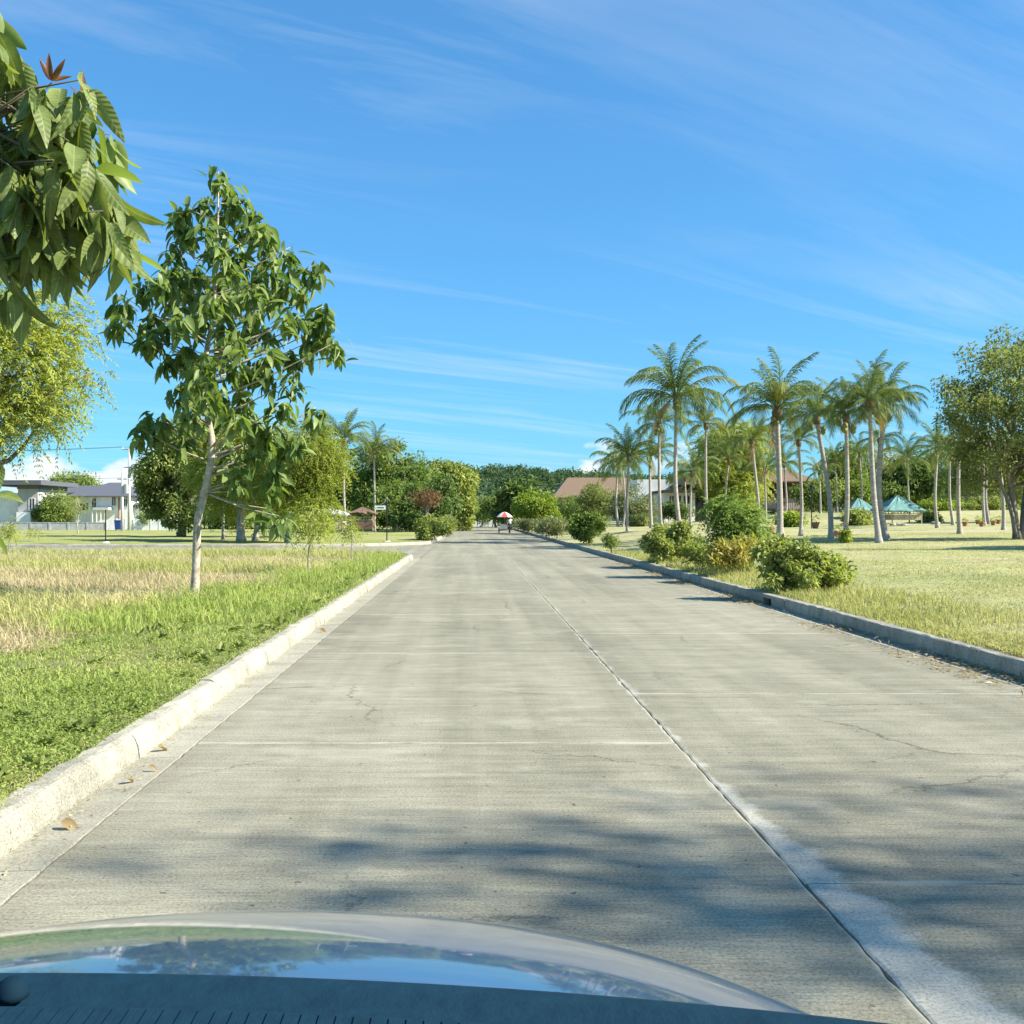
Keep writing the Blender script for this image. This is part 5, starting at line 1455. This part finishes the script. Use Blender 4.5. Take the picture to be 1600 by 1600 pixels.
# --- huts
def hut(u0, u1, ve, va, vw0, d, lab, roof_mat, wall_mat, uw0, uw1, name='bamboo_hut', group=None, base=None):
    cx = px((u0 + u1) / 2, d)
    gz = ground_z(cx, d) if base is None else base
    rt = tag(empty(name, (cx, d, gz)), lab, 'hut', group)
    x0, x1 = px(u0, d), px(u1, d); w = (x1 - x0)
    ze, za = pz(ve, d), pz(va, d)
    dep = w * .9
    # roof: hip with slightly concave faces, ragged thatch eaves
    m = MB()
    n = 9
    rings = []
    for (f, z) in ((1.0, ze), (.72, ze + (za - ze) * .30), (.40, ze + (za - ze) * .66), (.06, za)):
        ring = []
        for sx0, sy0, sx1, sy1 in ((-1, -1, 1, -1), (1, -1, 1, 1), (1, 1, -1, 1), (-1, 1, -1, -1)):
            for k in range(n):
                t = k / n
                jx = rng.normal() * .015 * w if f == 1 else rng.normal() * .006 * w
                ring.append((cx + (sx0 + (sx1 - sx0) * t) * w / 2 * f + jx, d + dep / 2 + (sy0 + (sy1 - sy0) * t) * dep / 2 * f + jx, z + (rng.normal() * .022 * w if f == 1 else rng.normal() * .006 * w)))
        rings.append(ring)
    k4 = 4 * n
    V = [p for r_ in rings for p in r_]
    Fs = []
    for i in range(3):
        for k in range(k4):
            Fs.append((i * k4 + k, i * k4 + (k + 1) % k4, (i + 1) * k4 + (k + 1) % k4, (i + 1) * k4 + k))
    Fs.append(tuple(3 * k4 + k for k in range(k4)))
    under = [(x, y, z - .05 * w / 2.5) for (x, y, z) in rings[0]]
    V += under
    for k in range(k4):
        Fs.append((k, 4 * k4 + k, 4 * k4 + (k + 1) % k4, (k + 1) % k4))
    Fs.append(tuple(4 * k4 + k for k in range(k4 - 1, -1, -1)))
    m.add(V, Fs); m.build('roof', MAT[roof_mat], rt)
    xa, xb2 = px(uw0, d), px(uw1, d)
    ya, yb = d + dep * .12, d + dep * .88
    fl = gz + .38; zt = ze - .06
    for (xx, yy) in ((xa, ya), (xb2, ya), (xa, yb), (xb2, yb)):
        m = MB(); m.tube([(xx, yy, gz - .1), (xx, yy, zt)], .05, 6); m.build('post', MAT['bamboo'], rt)
    box_part('floor', rt, xa, xb2, ya + .06, yb - .06, fl, fl + .06, 'bamboo')
    rail = fl + (zt - fl) * .52
    # walls of bamboo strips, each a piece
    nb = 12
    for (yy) in (ya - .03, yb + .03):
        for k in range(nb):
            a_ = xa + .06 + (xb2 - xa - .12) * k / nb
            box_part('bamboo_strip', rt, a_ + .004, a_ + (xb2 - xa - .12) / nb - .004, yy - .02, yy + .02, fl - .1, rail + rng.normal() * .01, wall_mat)
        box_part('rail', rt, xa - .05, xb2 + .05, yy - .045, yy + .045, rail + .04, rail + .1, 'bamboo')
        box_part('top_rail', rt, xa - .05, xb2 + .05, yy - .045, yy + .045, rail + .30, rail + .35, 'bamboo')
        for k in range(9):
            a_ = xa + .1 + (xb2 - xa - .2) * k / 8
            box_part('slat', rt, a_ - .02, a_ + .02, yy - .02, yy + .02, rail + .102, rail + .298, 'bamboo')
    for xx in (xa, xb2):
        for k in range(8):
            a_ = ya + .06 + (yb - ya - .12) * k / 8
            box_part('bamboo_strip', rt, xx - .02, xx + .02, a_ + .004, a_ + (yb - ya - .12) / 8 - .004, fl - .1, rail, wall_mat)
    return rt
hut(1383, 1448, 797, 774, 822, 74, 'bamboo-walled hut with teal thatch-shaped roof on the park lawn', 'roof_teal', 'bamboo', 1397, 1443)
hut(1327, 1371, 797, 778, 815, 86, 'smaller teal-roofed hut behind the pair of tall palms', 'roof_teal', 'bamboo', 1334, 1365)
hut(476, 540, 803, 791, 830, 86, 'bamboo hut with pale tin roof under the lime-green weeping tree', 'roof_tin', 'bamboo', 480, 534, base=.135)
hut(542, 588, 802, 792, 828, 92, 'weathered brown hut between the two cream-trunked palms', 'wall_brown', 'wall_brown', 546, 582, base=.135)
# blue water drum beside the hut
b = np.array([px(469, 88), 88.0, .135])
dr = tag(empty('water_drum', b), 'dark blue drum standing left of the tin-roofed bamboo hut', 'drum')
m = MB(); zz = np.linspace(0, 1.9, 12); m.tube([(b[0], b[1], b[2] + z) for z in zz], [.5 + .02 * (i % 3 == 0) for i in range(12)], 16); m.build('body', MAT['paint_blue'], dr)
m = MB(); m.tube([(b[0], b[1], b[2] + 1.9), (b[0], b[1], b[2] + 1.97)], [.53, .5], 16); m.build('lid', MAT['paint_blue'], dr)

# ================================================================ street furniture
def street_sign(u, d, h, lab, sign=True):
    b = np.array([px(u, d), d, .135])
    rt = tag(empty('street_sign' if sign else 'sign_post', b), lab, 'sign' if sign else 'post')
    m = MB(); m.tube([b - np.array([0, 0, .2]), b + np.array([0, 0, h * .5]), b + np.array([0, 0, h])], .032, 8); m.build('post', MAT['metal_black'], rt)
    m = MB(); m.tube([b, b + np.array([0, 0, .08])], [.24, .16], 10); m.build('footing', MAT['concrete_pole'], rt)
    if sign:
        z1, z0 = b[2] + h - .36, b[2] + h - .58
        pl = box_part('name_plate', rt, b[0] - .66, b[0] - .04, d - .012, d + .012, z0, z1, 'paint_white')
        xx = b[0] - .60                                    # a line of lettering too small to read
        for w in (.05, 0, .055, .045, .06, .045, .05, .055, .04):
            if w:
                box_part('letter_mark', pl, xx, xx + w * .7, d - .0165, d - .0125, z0 + .07, z1 - .07, 'sign_ink')
            xx += w if w else .05
        m = MB(); m.tube([b + np.array([0, 0, h - .1]), b + np.array([-.35, 0, h - .32])], .018, 6); m.tube([b + np.array([0, 0, h - .06]), b + np.array([.10, 0, h + .02])], .018, 6)
        m.build('bracket', MAT['metal_grey'], rt)
        m = MB(); m.tube([b + np.array([0, 0, h]), b + np.array([0, 0, h + .05]), b + np.array([0, 0, h + .09])], [.04, .055, .01], 8); m.build('finial', MAT['metal_grey'], rt)
street_sign(604.5, 55.5, 2.35, 'street-name sign with white plate on a black post at the side street corner')
street_sign(165, 54, 1.75, 'thin black post without a plate on the lawn across the side street', False)
b = np.array([px(1268, 66), 66.0, ground_z(px(1268, 66), 66)])
lp = tag(empty('lamp_post', b), 'thin dark garden lamp post beside a terracotta pot', 'lamp post')
m = MB(); m.tube([b - np.array([0, 0, .1]), b + np.array([0, 0, 2.4])], .035, 8); m.build('post', MAT['metal_black'], lp)
m = MB(); m.tube([b + np.array([0, 0, 2.4]), b + np.array([0, 0, 2.5]), b + np.array([0, 0, 2.72])], [.05, .14, .09], 10); m.build('lantern', MAT['pane_glass'], lp)
m = MB(); m.tube([b + np.array([0, 0, 2.721]), b + np.array([0, 0, 2.85])], [.17, .03], 10); m.build('cap', MAT['metal_black'], lp)

def pot(u, d, s, lab, grp='terracotta pots on the lawn'):
    b = np.array([px(u, d), d, ground_z(px(u, d), d) - .02])
    rt = tag(empty('plant_pot', b), lab, 'plant pot', grp)
    m = MB(); m.tube([b, b + np.array([0, 0, .45 * s]), b + np.array([0, 0, .46 * s]), b + np.array([0, 0, .55 * s])], [.2 * s, .3 * s, .35 * s, .35 * s], 12); m.build('pot', MAT['terracotta'], rt)
    V, Fc, T = leaf_cloud(np.array([b + np.array([0, 0, .75 * s])]), .28 * s, 40, .22 * s, .05, -.4)
    np_mesh('foliage', V, Fc, MAT['leaf_bright'], rt, T)
pot(1204, 52, .75, 'terracotta pot with greenery at the foot of the stoutest palm', None)
pot(1274, 64, .8, 'terracotta pot with greenery beside the thin lamp post', None)
for (u, d) in ((1306, 47), (1508, 66), (1528, 70), (1534, 64), (1552, 66), (1560, 70)):
    pot(u, d, .55, 'small dark plant pot on the lawn between the palms')
for (u, d, s) in ((1395, 70, .5), (1404, 70, .55), (1412, 69.5, .45), (1462, 72, .6)):
    b = np.array([px(u, d), d, ground_z(px(u, d), d)])
    bm = bmesh.new(); bmesh.ops.create_icosphere(bm, subdivisions=2, radius=s * .5)
    for v in bm.verts:
        v.co *= 1 + .22 * math.sin(v.co.x * 9 + u) * math.cos(v.co.y * 8) ; v.co.z *= .55
    me = bpy.data.meshes.new('boulder'); bm.to_mesh(me); bm.free()
    o = link_mesh('boulder', me, MAT['stone']); o.location = tuple(b + np.array([0, 0, s * .12]))
    tag(o, 'low grey boulder on the grass in front of the bamboo-walled hut', 'boulder', 'boulders by the hut')

# road end: white barrier, notice board, stone pillar
d = 170.0
br = tag(empty('road_barrier', (px(760, d), d, 0)), 'low white barrier with gaps across the end of the road', 'barrier')
for k, (ua, ub_) in enumerate(((738, 745), (746.5, 753), (754.5, 762), (763.5, 770), (771, 777))):
    box_part('barrier_block', br, px(ua, d), px(ub_, d), d - .15, d + .15, -.05, pz(812.5, d), 'paint_white')
box_part('top_rail', br, px(716, d), px(777, d), d - .05, d + .05, pz(807.6, d), pz(807, d), 'metal_grey')
for ua in (717, 730, 744, 760, 775):
    box_part('rail_post', br, px(ua, d), px(ua + .8, d), d + .16, d + .25, -.05, pz(807, d), 'metal_grey')
d = 160.0
b = np.array([px(733, d), d, 0.0])
nb_ = tag(empty('notice_board', b), 'small white notice board on two posts at the road end', 'sign')
box_part('board', nb_, px(729.5, d), px(737.5, d), d - .03, d + .03, pz(811, d), pz(805.5, d), 'paint_white')
for ua in (730.5, 736):
    box_part('post', nb_, px(ua, d), px(ua + .7, d), d + .032, d + .09, -.05, pz(806, d), 'metal_black')
d = 120.0
b = np.array([px(712, d), d, ground_z(px(712, d), d)])
pl = tag(empty('gate_pillar', b), 'pale stone pillar at the left road edge near its end', 'pillar')
m = MB(); m.box(b[0] - .28, b[0] + .28, d - .28, d + .28, .1, 1.55); m.build('shaft', MAT['wall_beige'], pl)
m = MB(); m.box(b[0] - .36, b[0] + .36, d - .36, d + .36, 1.553, 1.75); m.build('cap', MAT['wall_beige'], pl)

# ================================================================ tricycle, umbrella and rider
plain_mat('tyre', (0.02, 0.02, 0.02), .85)
plain_mat('umb_red', (0.62, 0.10, 0.08), .7, var=.1)
plain_mat('umb_white', (0.78, 0.78, 0.77), .7, var=.05)
plain_mat('skin', (0.26, 0.14, 0.085), .6)
plain_mat('shirt', (0.75, 0.75, 0.73), .85)
plain_mat('trousers', (0.05, 0.055, 0.07), .85)
plain_mat('hair', (0.012, 0.01, 0.009), .6)
TD = 95.0
bx_, sx_ = px(796.5, TD), px(779.8, TD)          # bike and sidecar wheel lines
tr_ = tag(empty('tricycle', ((bx_ + sx_) / 2, TD, 0)), 'motor tricycle with open grey sidecar driving away up the road', 'tricycle')
def wheel(x, y, r):
    w = empty('wheel', (0, 0, 0)); w.parent = tr_; w.location = tuple(np.array([x, y, r]) - np.array(tr_.location))
    m = MB()
    th = np.linspace(0, 2 * math.pi, 21)
    m.tube([(x, y + (r - .05) * math.cos(t), r + (r - .05) * math.sin(t)) for t in th], .05, 6, False); m.build('tyre', MAT['tyre'], w)
    m = MB(); m.tube([(x - .05, y, r), (x + .05, y, r)], .06, 8)
    for t in th[:-1:4]: m.tube([(x, y, r), (x, y + (r - .06) * math.cos(t), r + (r - .06) * math.sin(t))], .012, 4)
    m.build('rim', MAT['metal_grey'], w)
wheel(bx_, TD, .30); wheel(bx_, TD + 1.25, .30); wheel(sx_, TD + .35, .27)
m = MB(); m.tube(smooth_path([(bx_, TD, .30), (bx_, TD + .35, .62), (bx_, TD + .9, .72), (bx_, TD + 1.12, .78)], 12), .05, 6); m.tube([(bx_, TD + 1.25, .3), (bx_, TD + 1.08, .95)], .035, 6); m.box(bx_ - .13, bx_ + .13, TD + .4, TD + .8, .28, .56); m.build('frame', MAT['metal_black'], tr_)
m = MB(); m.tube([(bx_ - .34, TD + .98, 1.02), (bx_ - .1, TD + 1.06, .97), (bx_ + .1, TD + 1.06, .97), (bx_ + .34, TD + .98, 1.02)], .018, 6); m.build('handlebar', MAT['metal_grey'], tr_)
m = MB(); m.box(bx_ - .13, bx_ + .13, TD - .05, TD + .55, .70, .80); m.build('saddle', MAT['metal_black'], tr_, bevel=.025)
box_part('sidecar_floor', tr_, sx_ + .09, bx_ - .2, TD - .2, TD + 1.1, .30, .36, 'metal_black')
m = MB(); m.box(sx_ + .09, bx_ - .2, TD - .2, TD - .15, .362, .80); m.build('sidecar_back', MAT['metal_grey'], tr_)
m = MB(); m.box(sx_ + .06, sx_ + .088, TD - .2, TD + 1.1, .30, .70); m.build('sidecar_side', MAT['paint_white'], tr_)
m = MB(); m.box(sx_ + .09, bx_ - .2, TD + 1.1, TD + 1.14, .30, .85); m.build('sidecar_front', MAT['metal_grey'], tr_)
m = MB(); m.box(sx_ + .12, bx_ - .22, TD + .0, TD + .4, .362, .62); m.build('sidecar_bench', MAT['metal_black'], tr_)
m = MB()
for xx in (sx_ + .1, bx_ - .21):
    m.tube(smooth_path([(xx, TD - .17, .80), (xx, TD - .2, .98), (xx, TD + .3, 1.0), (xx, TD + 1.1, .86)], 10), .02, 6)
m.tube([(sx_ - .05, TD + .35, .27), (bx_, TD + .35, .34)], .03, 6)
m.build('roll_rail', MAT['metal_grey'], tr_)
# umbrella
uc = np.array([px(788.5, TD), TD + .35, 0])
um = tag(empty('beach_umbrella', (uc[0], uc[1], .37)), 'red and white panelled umbrella fixed over the tricycle', 'umbrella')
m = MB(); m.tube([(uc[0], uc[1], .37), (uc[0], uc[1], 2.02)], .018, 6); m.build('pole', MAT['metal_grey'], um)
for k in range(8):
    a0, a1 = R(45 * k - 22.5 + 90), R(45 * k + 22.5 + 90)
    V, Fs = [], []
    for i, f in enumerate(np.linspace(0, 1, 6)):
        z = 1.98 - .48 * f ** 1.7
        for j, a in enumerate(np.linspace(a0, a1, 4)):
            sag = 1 - .05 * math.sin(math.pi * j / 3) * f
            V.append((uc[0] + .80 * f * sag * math.cos(a), uc[1] + .80 * f * sag * math.sin(a), z))
    for i in range(5):
        for j in range(3):
            Fs.append((i * 4 + j, (i + 1) * 4 + j, (i + 1) * 4 + j + 1, i * 4 + j + 1))
    m = MB(); m.add(V, Fs); m.build('canopy_panel', MAT['umb_red' if k % 4 == 0 else 'umb_white'], um, smooth=True)
# rider: one continuous skinned body, seated, seen from behind
rp = tag(empty('person', (bx_, TD + .2, .80)), 'rider in a white shirt sitting on the tricycle with hands on the handlebar', 'person')
def skin_body():
    z0 = .84
    J = {'pel': (0, .2, z0), 'waist': (0, .22, z0 + .16), 'chest': (0, .27, z0 + .36), 'neckb': (0, .30, z0 + .50), 'neck': (0, .31, z0 + .56), 'head': (0, .33, z0 + .66), 'top': (0, .33, z0 + .76)}
    rad = {'pel': .15, 'waist': .13, 'chest': .15, 'neckb': .09, 'neck': .055, 'head': .095, 'top': .075}
    E = [('pel', 'waist'), ('waist', 'chest'), ('chest', 'neckb'), ('neckb', 'neck'), ('neck', 'head'), ('head', 'top')]
    for s, n in ((-1, 'L'), (1, 'R')):
        J.update({'sh' + n: (s * .19, .28, z0 + .44), 'el' + n: (s * .29, .50, z0 + .22), 'wr' + n: (s * .31, .80, z0 + .17), 'ha' + n: (s * .31, .88, z0 + .17),
                  'hip' + n: (s * .10, .24, z0 - .02), 'kn' + n: (s * .17, .62, z0 - .10), 'an' + n: (s * .17, .50, z0 - .50), 'to' + n: (s * .17, .66, z0 - .54)})
        rad.update({'sh' + n: .065, 'el' + n: .045, 'wr' + n: .032, 'ha' + n: .04, 'hip' + n: .095, 'kn' + n: .062, 'an' + n: .042, 'to' + n: .035})
        E += [('chest', 'sh' + n), ('sh' + n, 'el' + n), ('el' + n, 'wr' + n), ('wr' + n, 'ha' + n), ('pel', 'hip' + n), ('hip' + n, 'kn' + n), ('kn' + n, 'an' + n), ('an' + n, 'to' + n)]
    keys = list(J)
    me = bpy.data.meshes.new('body')
    me.from_pydata([(J[k][0], J[k][1] - .2, J[k][2] - .80) for k in keys], [(keys.index(a), keys.index(b)) for a, b in E], [])
    o = bpy.data.objects.new('body', me); COL.objects.link(o); o.parent = rp
    md = o.modifiers.new('skin', 'SKIN')
    for k, sv in zip(keys, me.skin_vertices[0].data):
        sv.radius = (rad[k], rad[k] * .9); sv.use_root = (k == 'pel')
    o.modifiers.new('sub', 'SUBSURF').levels = 1
    o.modifiers['sub'].render_levels = 1
    dg = bpy.context.evaluated_depsgraph_get()
    me2 = bpy.data.meshes.new_from_object(o.evaluated_get(dg))
    o.modifiers.clear(); o.data = me2
    me2.materials.clear()
    for nm in ('shirt', 'skin', 'trousers'): me2.materials.append(MAT[nm])
    for p in me2.polygons:
        c = p.center; p.use_smooth = True
        if c.z > .575: p.material_index = 1
        elif c.z < .10: p.material_index = 2
        elif abs(c.x) > .25 and c.y > .22: p.material_index = 1
        else: p.material_index = 0
    return o
body = skin_body()
bm = bmesh.new(); bmesh.ops.create_icosphere(bm, subdivisions=2, radius=.105)
for v in list(bm.verts):
    if v.co.z < -.02 and v.co.y > -.03: v.co *= .8
    v.co.z *= 1.05
me = bpy.data.meshes.new('hair'); bm.to_mesh(me); bm.free()
o = link_mesh('hair', me, MAT['hair'], rp); o.location = (0, .115, .74)

# ================================================================ the car the photograph is taken from: hood, fenders, nose, wheels, dashboard
def paint_mat():
    m, n, l, out = new_mat('car_paint')
    tc = N(n, 'ShaderNodeTexCoord')
    fl = N(n, 'ShaderNodeTexNoise', inp={'Scale': 900.0, 'Detail': 2.0}); l.new(tc.outputs['Object'], fl.inputs['Vector'])
    col = mix_rgb(n, l, fl.outputs[0], (0.04, 0.11, 0.24), (0.06, 0.15, 0.30))
    b = N(n, 'ShaderNodeBsdfPrincipled', inp={'Metallic': .6, 'Roughness': .35, 'Coat Weight': 1.0, 'Coat Roughness': .045, 'Coat IOR': 1.75})
    l.new(col, b.inputs['Base Color'])
    l.new(b.outputs[0], out.inputs['Surface'])
paint_mat()
plain_mat('dash_plastic', (0.006, 0.030, 0.052), .85, spec=.12, var=.1, scale=60, bump=.15)
plain_mat('dash_dark', (0.004, 0.021, 0.037), .85, spec=.12)
XC = -.27
def hood_z(x, y):
    s = x - XC
    q = np.clip(y - .85, 0, None)
    return 1.0686 - .06 * q - .25 * q * q - (.145 + .06 * q) * s * s - (.10 + .12 * q) * np.abs(s) ** 4
car = tag(empty('car', (XC, 1.4, 0)), 'silver-blue car hood and dark dashboard of the car being driven', 'car')
def surf(name, xs, ysf, mat, th=.02, ny=34):
    V, Fs = [], []
    nx = len(xs)
    for j in range(ny):
        for x in xs:
            y0, y1 = ysf(x); y = y0 + (y1 - y0) * j / (ny - 1)
            V.append((x, y, float(hood_z(x, y))))
    k = nx * ny
    V += [(x, y, z - th) for x, y, z in V]
    for j in range(ny - 1):
        for i in range(nx - 1):
            a = j * nx + i
            Fs += [(a, a + 1, a + nx + 1, a + nx), (k + a, k + a + nx, k + a + nx + 1, k + a + 1)]
    for i in range(nx - 1):
        Fs += [(i, k + i, k + i + 1, i + 1), ((ny - 1) * nx + i, (ny - 1) * nx + i + 1, k + (ny - 1) * nx + i + 1, k + (ny - 1) * nx + i)]
    for j in range(ny - 1):
        a = j * nx; b2 = a + nx - 1
        Fs += [(a, a + nx, k + a + nx, k + a), (b2, k + b2, k + b2 + nx, b2 + nx)]
    m = MB(); m.add(V, Fs)
    return m.build(name, MAT[mat], car, smooth=False)
def yr(x):
    s = x - XC
    return (.925 - .10 * s * s, 1.98 - .30 * s * s)
o = surf('hood', np.linspace(XC - .74, XC + .74, 41), yr, 'car_paint')
for p in o.data.polygons: p.use_smooth = abs(p.normal.z) > .5
for sg in (-1, 1):
    xs = np.linspace(XC + sg * .745, XC + sg * .89, 8); xs = np.sort(xs)
    o = surf('fender', xs, lambda x: (yr(x)[0] - .3, yr(x)[1] - .22), 'car_paint')
    for p in o.data.polygons: p.use_smooth = abs(p.normal.z) > .5
    # side skirt of the fender with a wheel arch
    xo = XC + sg * .892
    V, Fs = [], []
    ys2 = np.linspace(.55, 1.69, 30)
    for y in ys2:
        zt = float(hood_z(XC + sg * .89, y)) - .002
        dy = y - 1.32
        zb = .33 + (math.sqrt(max(0, .37 ** 2 - dy * dy)) if abs(dy) < .37 else 0)
        V += [(xo, y, zb), (xo, y, zt), (xo - sg * .03, y, zb), (xo - sg * .03, y, zt)]
    for i in range(29):
        a = 4 * i
        q = [(a, a + 4, a + 5, a + 1), (a + 2, a + 3, a + 7, a + 6), (a, a + 2, a + 6, a + 4), (a + 1, a + 5, a + 7, a + 3)]
        Fs += q
    m = MB(); m.add(V, Fs); m.build('fender_side', MAT['car_paint'], car)
    w = empty('wheel', (0, 0, 0)); w.parent = car
    xw = XC + sg * .77; w.location = tuple(np.array([xw, 1.32, .32]) - np.array(car.location))
    th = np.linspace(0, 2 * math.pi, 33)
    m = MB(); m.tube([(xw, 1.32 + .235 * math.cos(t), .32 + .235 * math.sin(t)) for t in th], .095, 10, False); m.build('tyre', MAT['tyre'], w, smooth=True)
    m = MB(); m.tube([(xw + sg * .02, 1.32, .32), (xw + sg * .06, 1.32, .32)], .07, 12)
    for t in th[:-1:6]: m.tube([(xw + sg * .04, 1.32, .32), (xw + sg * .05, 1.32 + .17 * math.cos(t), .32 + .17 * math.sin(t))], .022, 6)
    m.tube([(xw + sg * .04, 1.32 + .165 * math.cos(t), .32 + .165 * math.sin(t)) for t in th], .018, 6, False)
    m.build('rim', MAT['metal_grey'], w)
    m = MB(); m.tube(smooth_path([(XC + sg * .56, 1.94, .50), (XC + sg * .68, 1.90, .505), (XC + sg * .80, 1.85, .51)], 8), [.03, .05, .06, .06, .06, .06, .05, .03], 10); m.build('headlight', MAT['pane_glass'], car, smooth=True)
# nose
V, Fs = [], []
xs = np.linspace(XC - .88, XC + .88, 31)
for x in xs:
    s = x - XC; ye = yr(x)[1] - .22 * float(sstep(.70, .86, abs(s)))
    zt = float(hood_z(x, ye)) - .025
    for (dy, z) in ((.0, zt), (.05, zt - .06), (.09, .62), (.11, .48), (.09, .34), (.02, .26)):
        V.append((x, ye + dy, z))
for i in range(30):
    for j in range(5):
        a = i * 6 + j
        Fs.append((a, a + 6, a + 7, a + 1))
m = MB(); m.add(V, Fs); m.build('bumper', MAT['car_paint'], car, smooth=True)
# dashboard top, rounded far edge
def dash_edge(x): return .622 - .26 * (x + .26) ** 2
V, Fs = [], []
xs = np.linspace(-.85, .62, 50)
prof = [(-.55, .0), (-.30, .003), (-.10, .002), (-.05, .0), (-.042, -.004), (-.030, -.004), (-.022, .0005), (-.010, .001), (-.004, -.001), (.0, -.006), (.002, -.014), (.0, -.05)]
for x in xs:
    for (dy, dz) in prof:
        V.append((x, dash_edge(x) + dy, 1.226 + dz))
k = len(prof)
for i in range(len(xs) - 1):
    for j in range(k - 1):
        a = i * k + j
        Fs.append((a, a + k, a + k + 1, a + 1))
m = MB(); m.add(V, Fs); o = m.build('dashboard', MAT['dash_plastic'], car, smooth=True)
# defroster slot with slats
V, Fs = [], []
xs = np.linspace(-.27, .05, 30)
for x in xs:
    V += [(x, dash_edge(x) - .115, 1.2305), (x, dash_edge(x) - .058, 1.2305)]
for i in range(29): Fs.append((2 * i, 2 * i + 2, 2 * i + 3, 2 * i + 1))
m = MB(); m.add(V, Fs); vt = m.build('defroster_vent', MAT['dash_plastic'], car)
for x in np.arange(-.262, .045, .0095):
    m = MB(); m.box(x, x + .0035, dash_edge(x) - .112, dash_edge(x) - .060, 1.2308, 1.2313); m.build('slat', MAT['dash_plastic'], vt)
m = MB()
kx, ky = -.262, .585
m.tube([(kx, ky, 1.226), (kx, ky, 1.229), (kx, ky, 1.234), (kx, ky, 1.2365), (kx, ky, 1.237)], [.0095, .009, .0075, .004, .001], 16); m.build('light_sensor', MAT['dash_dark'], car, smooth=True)
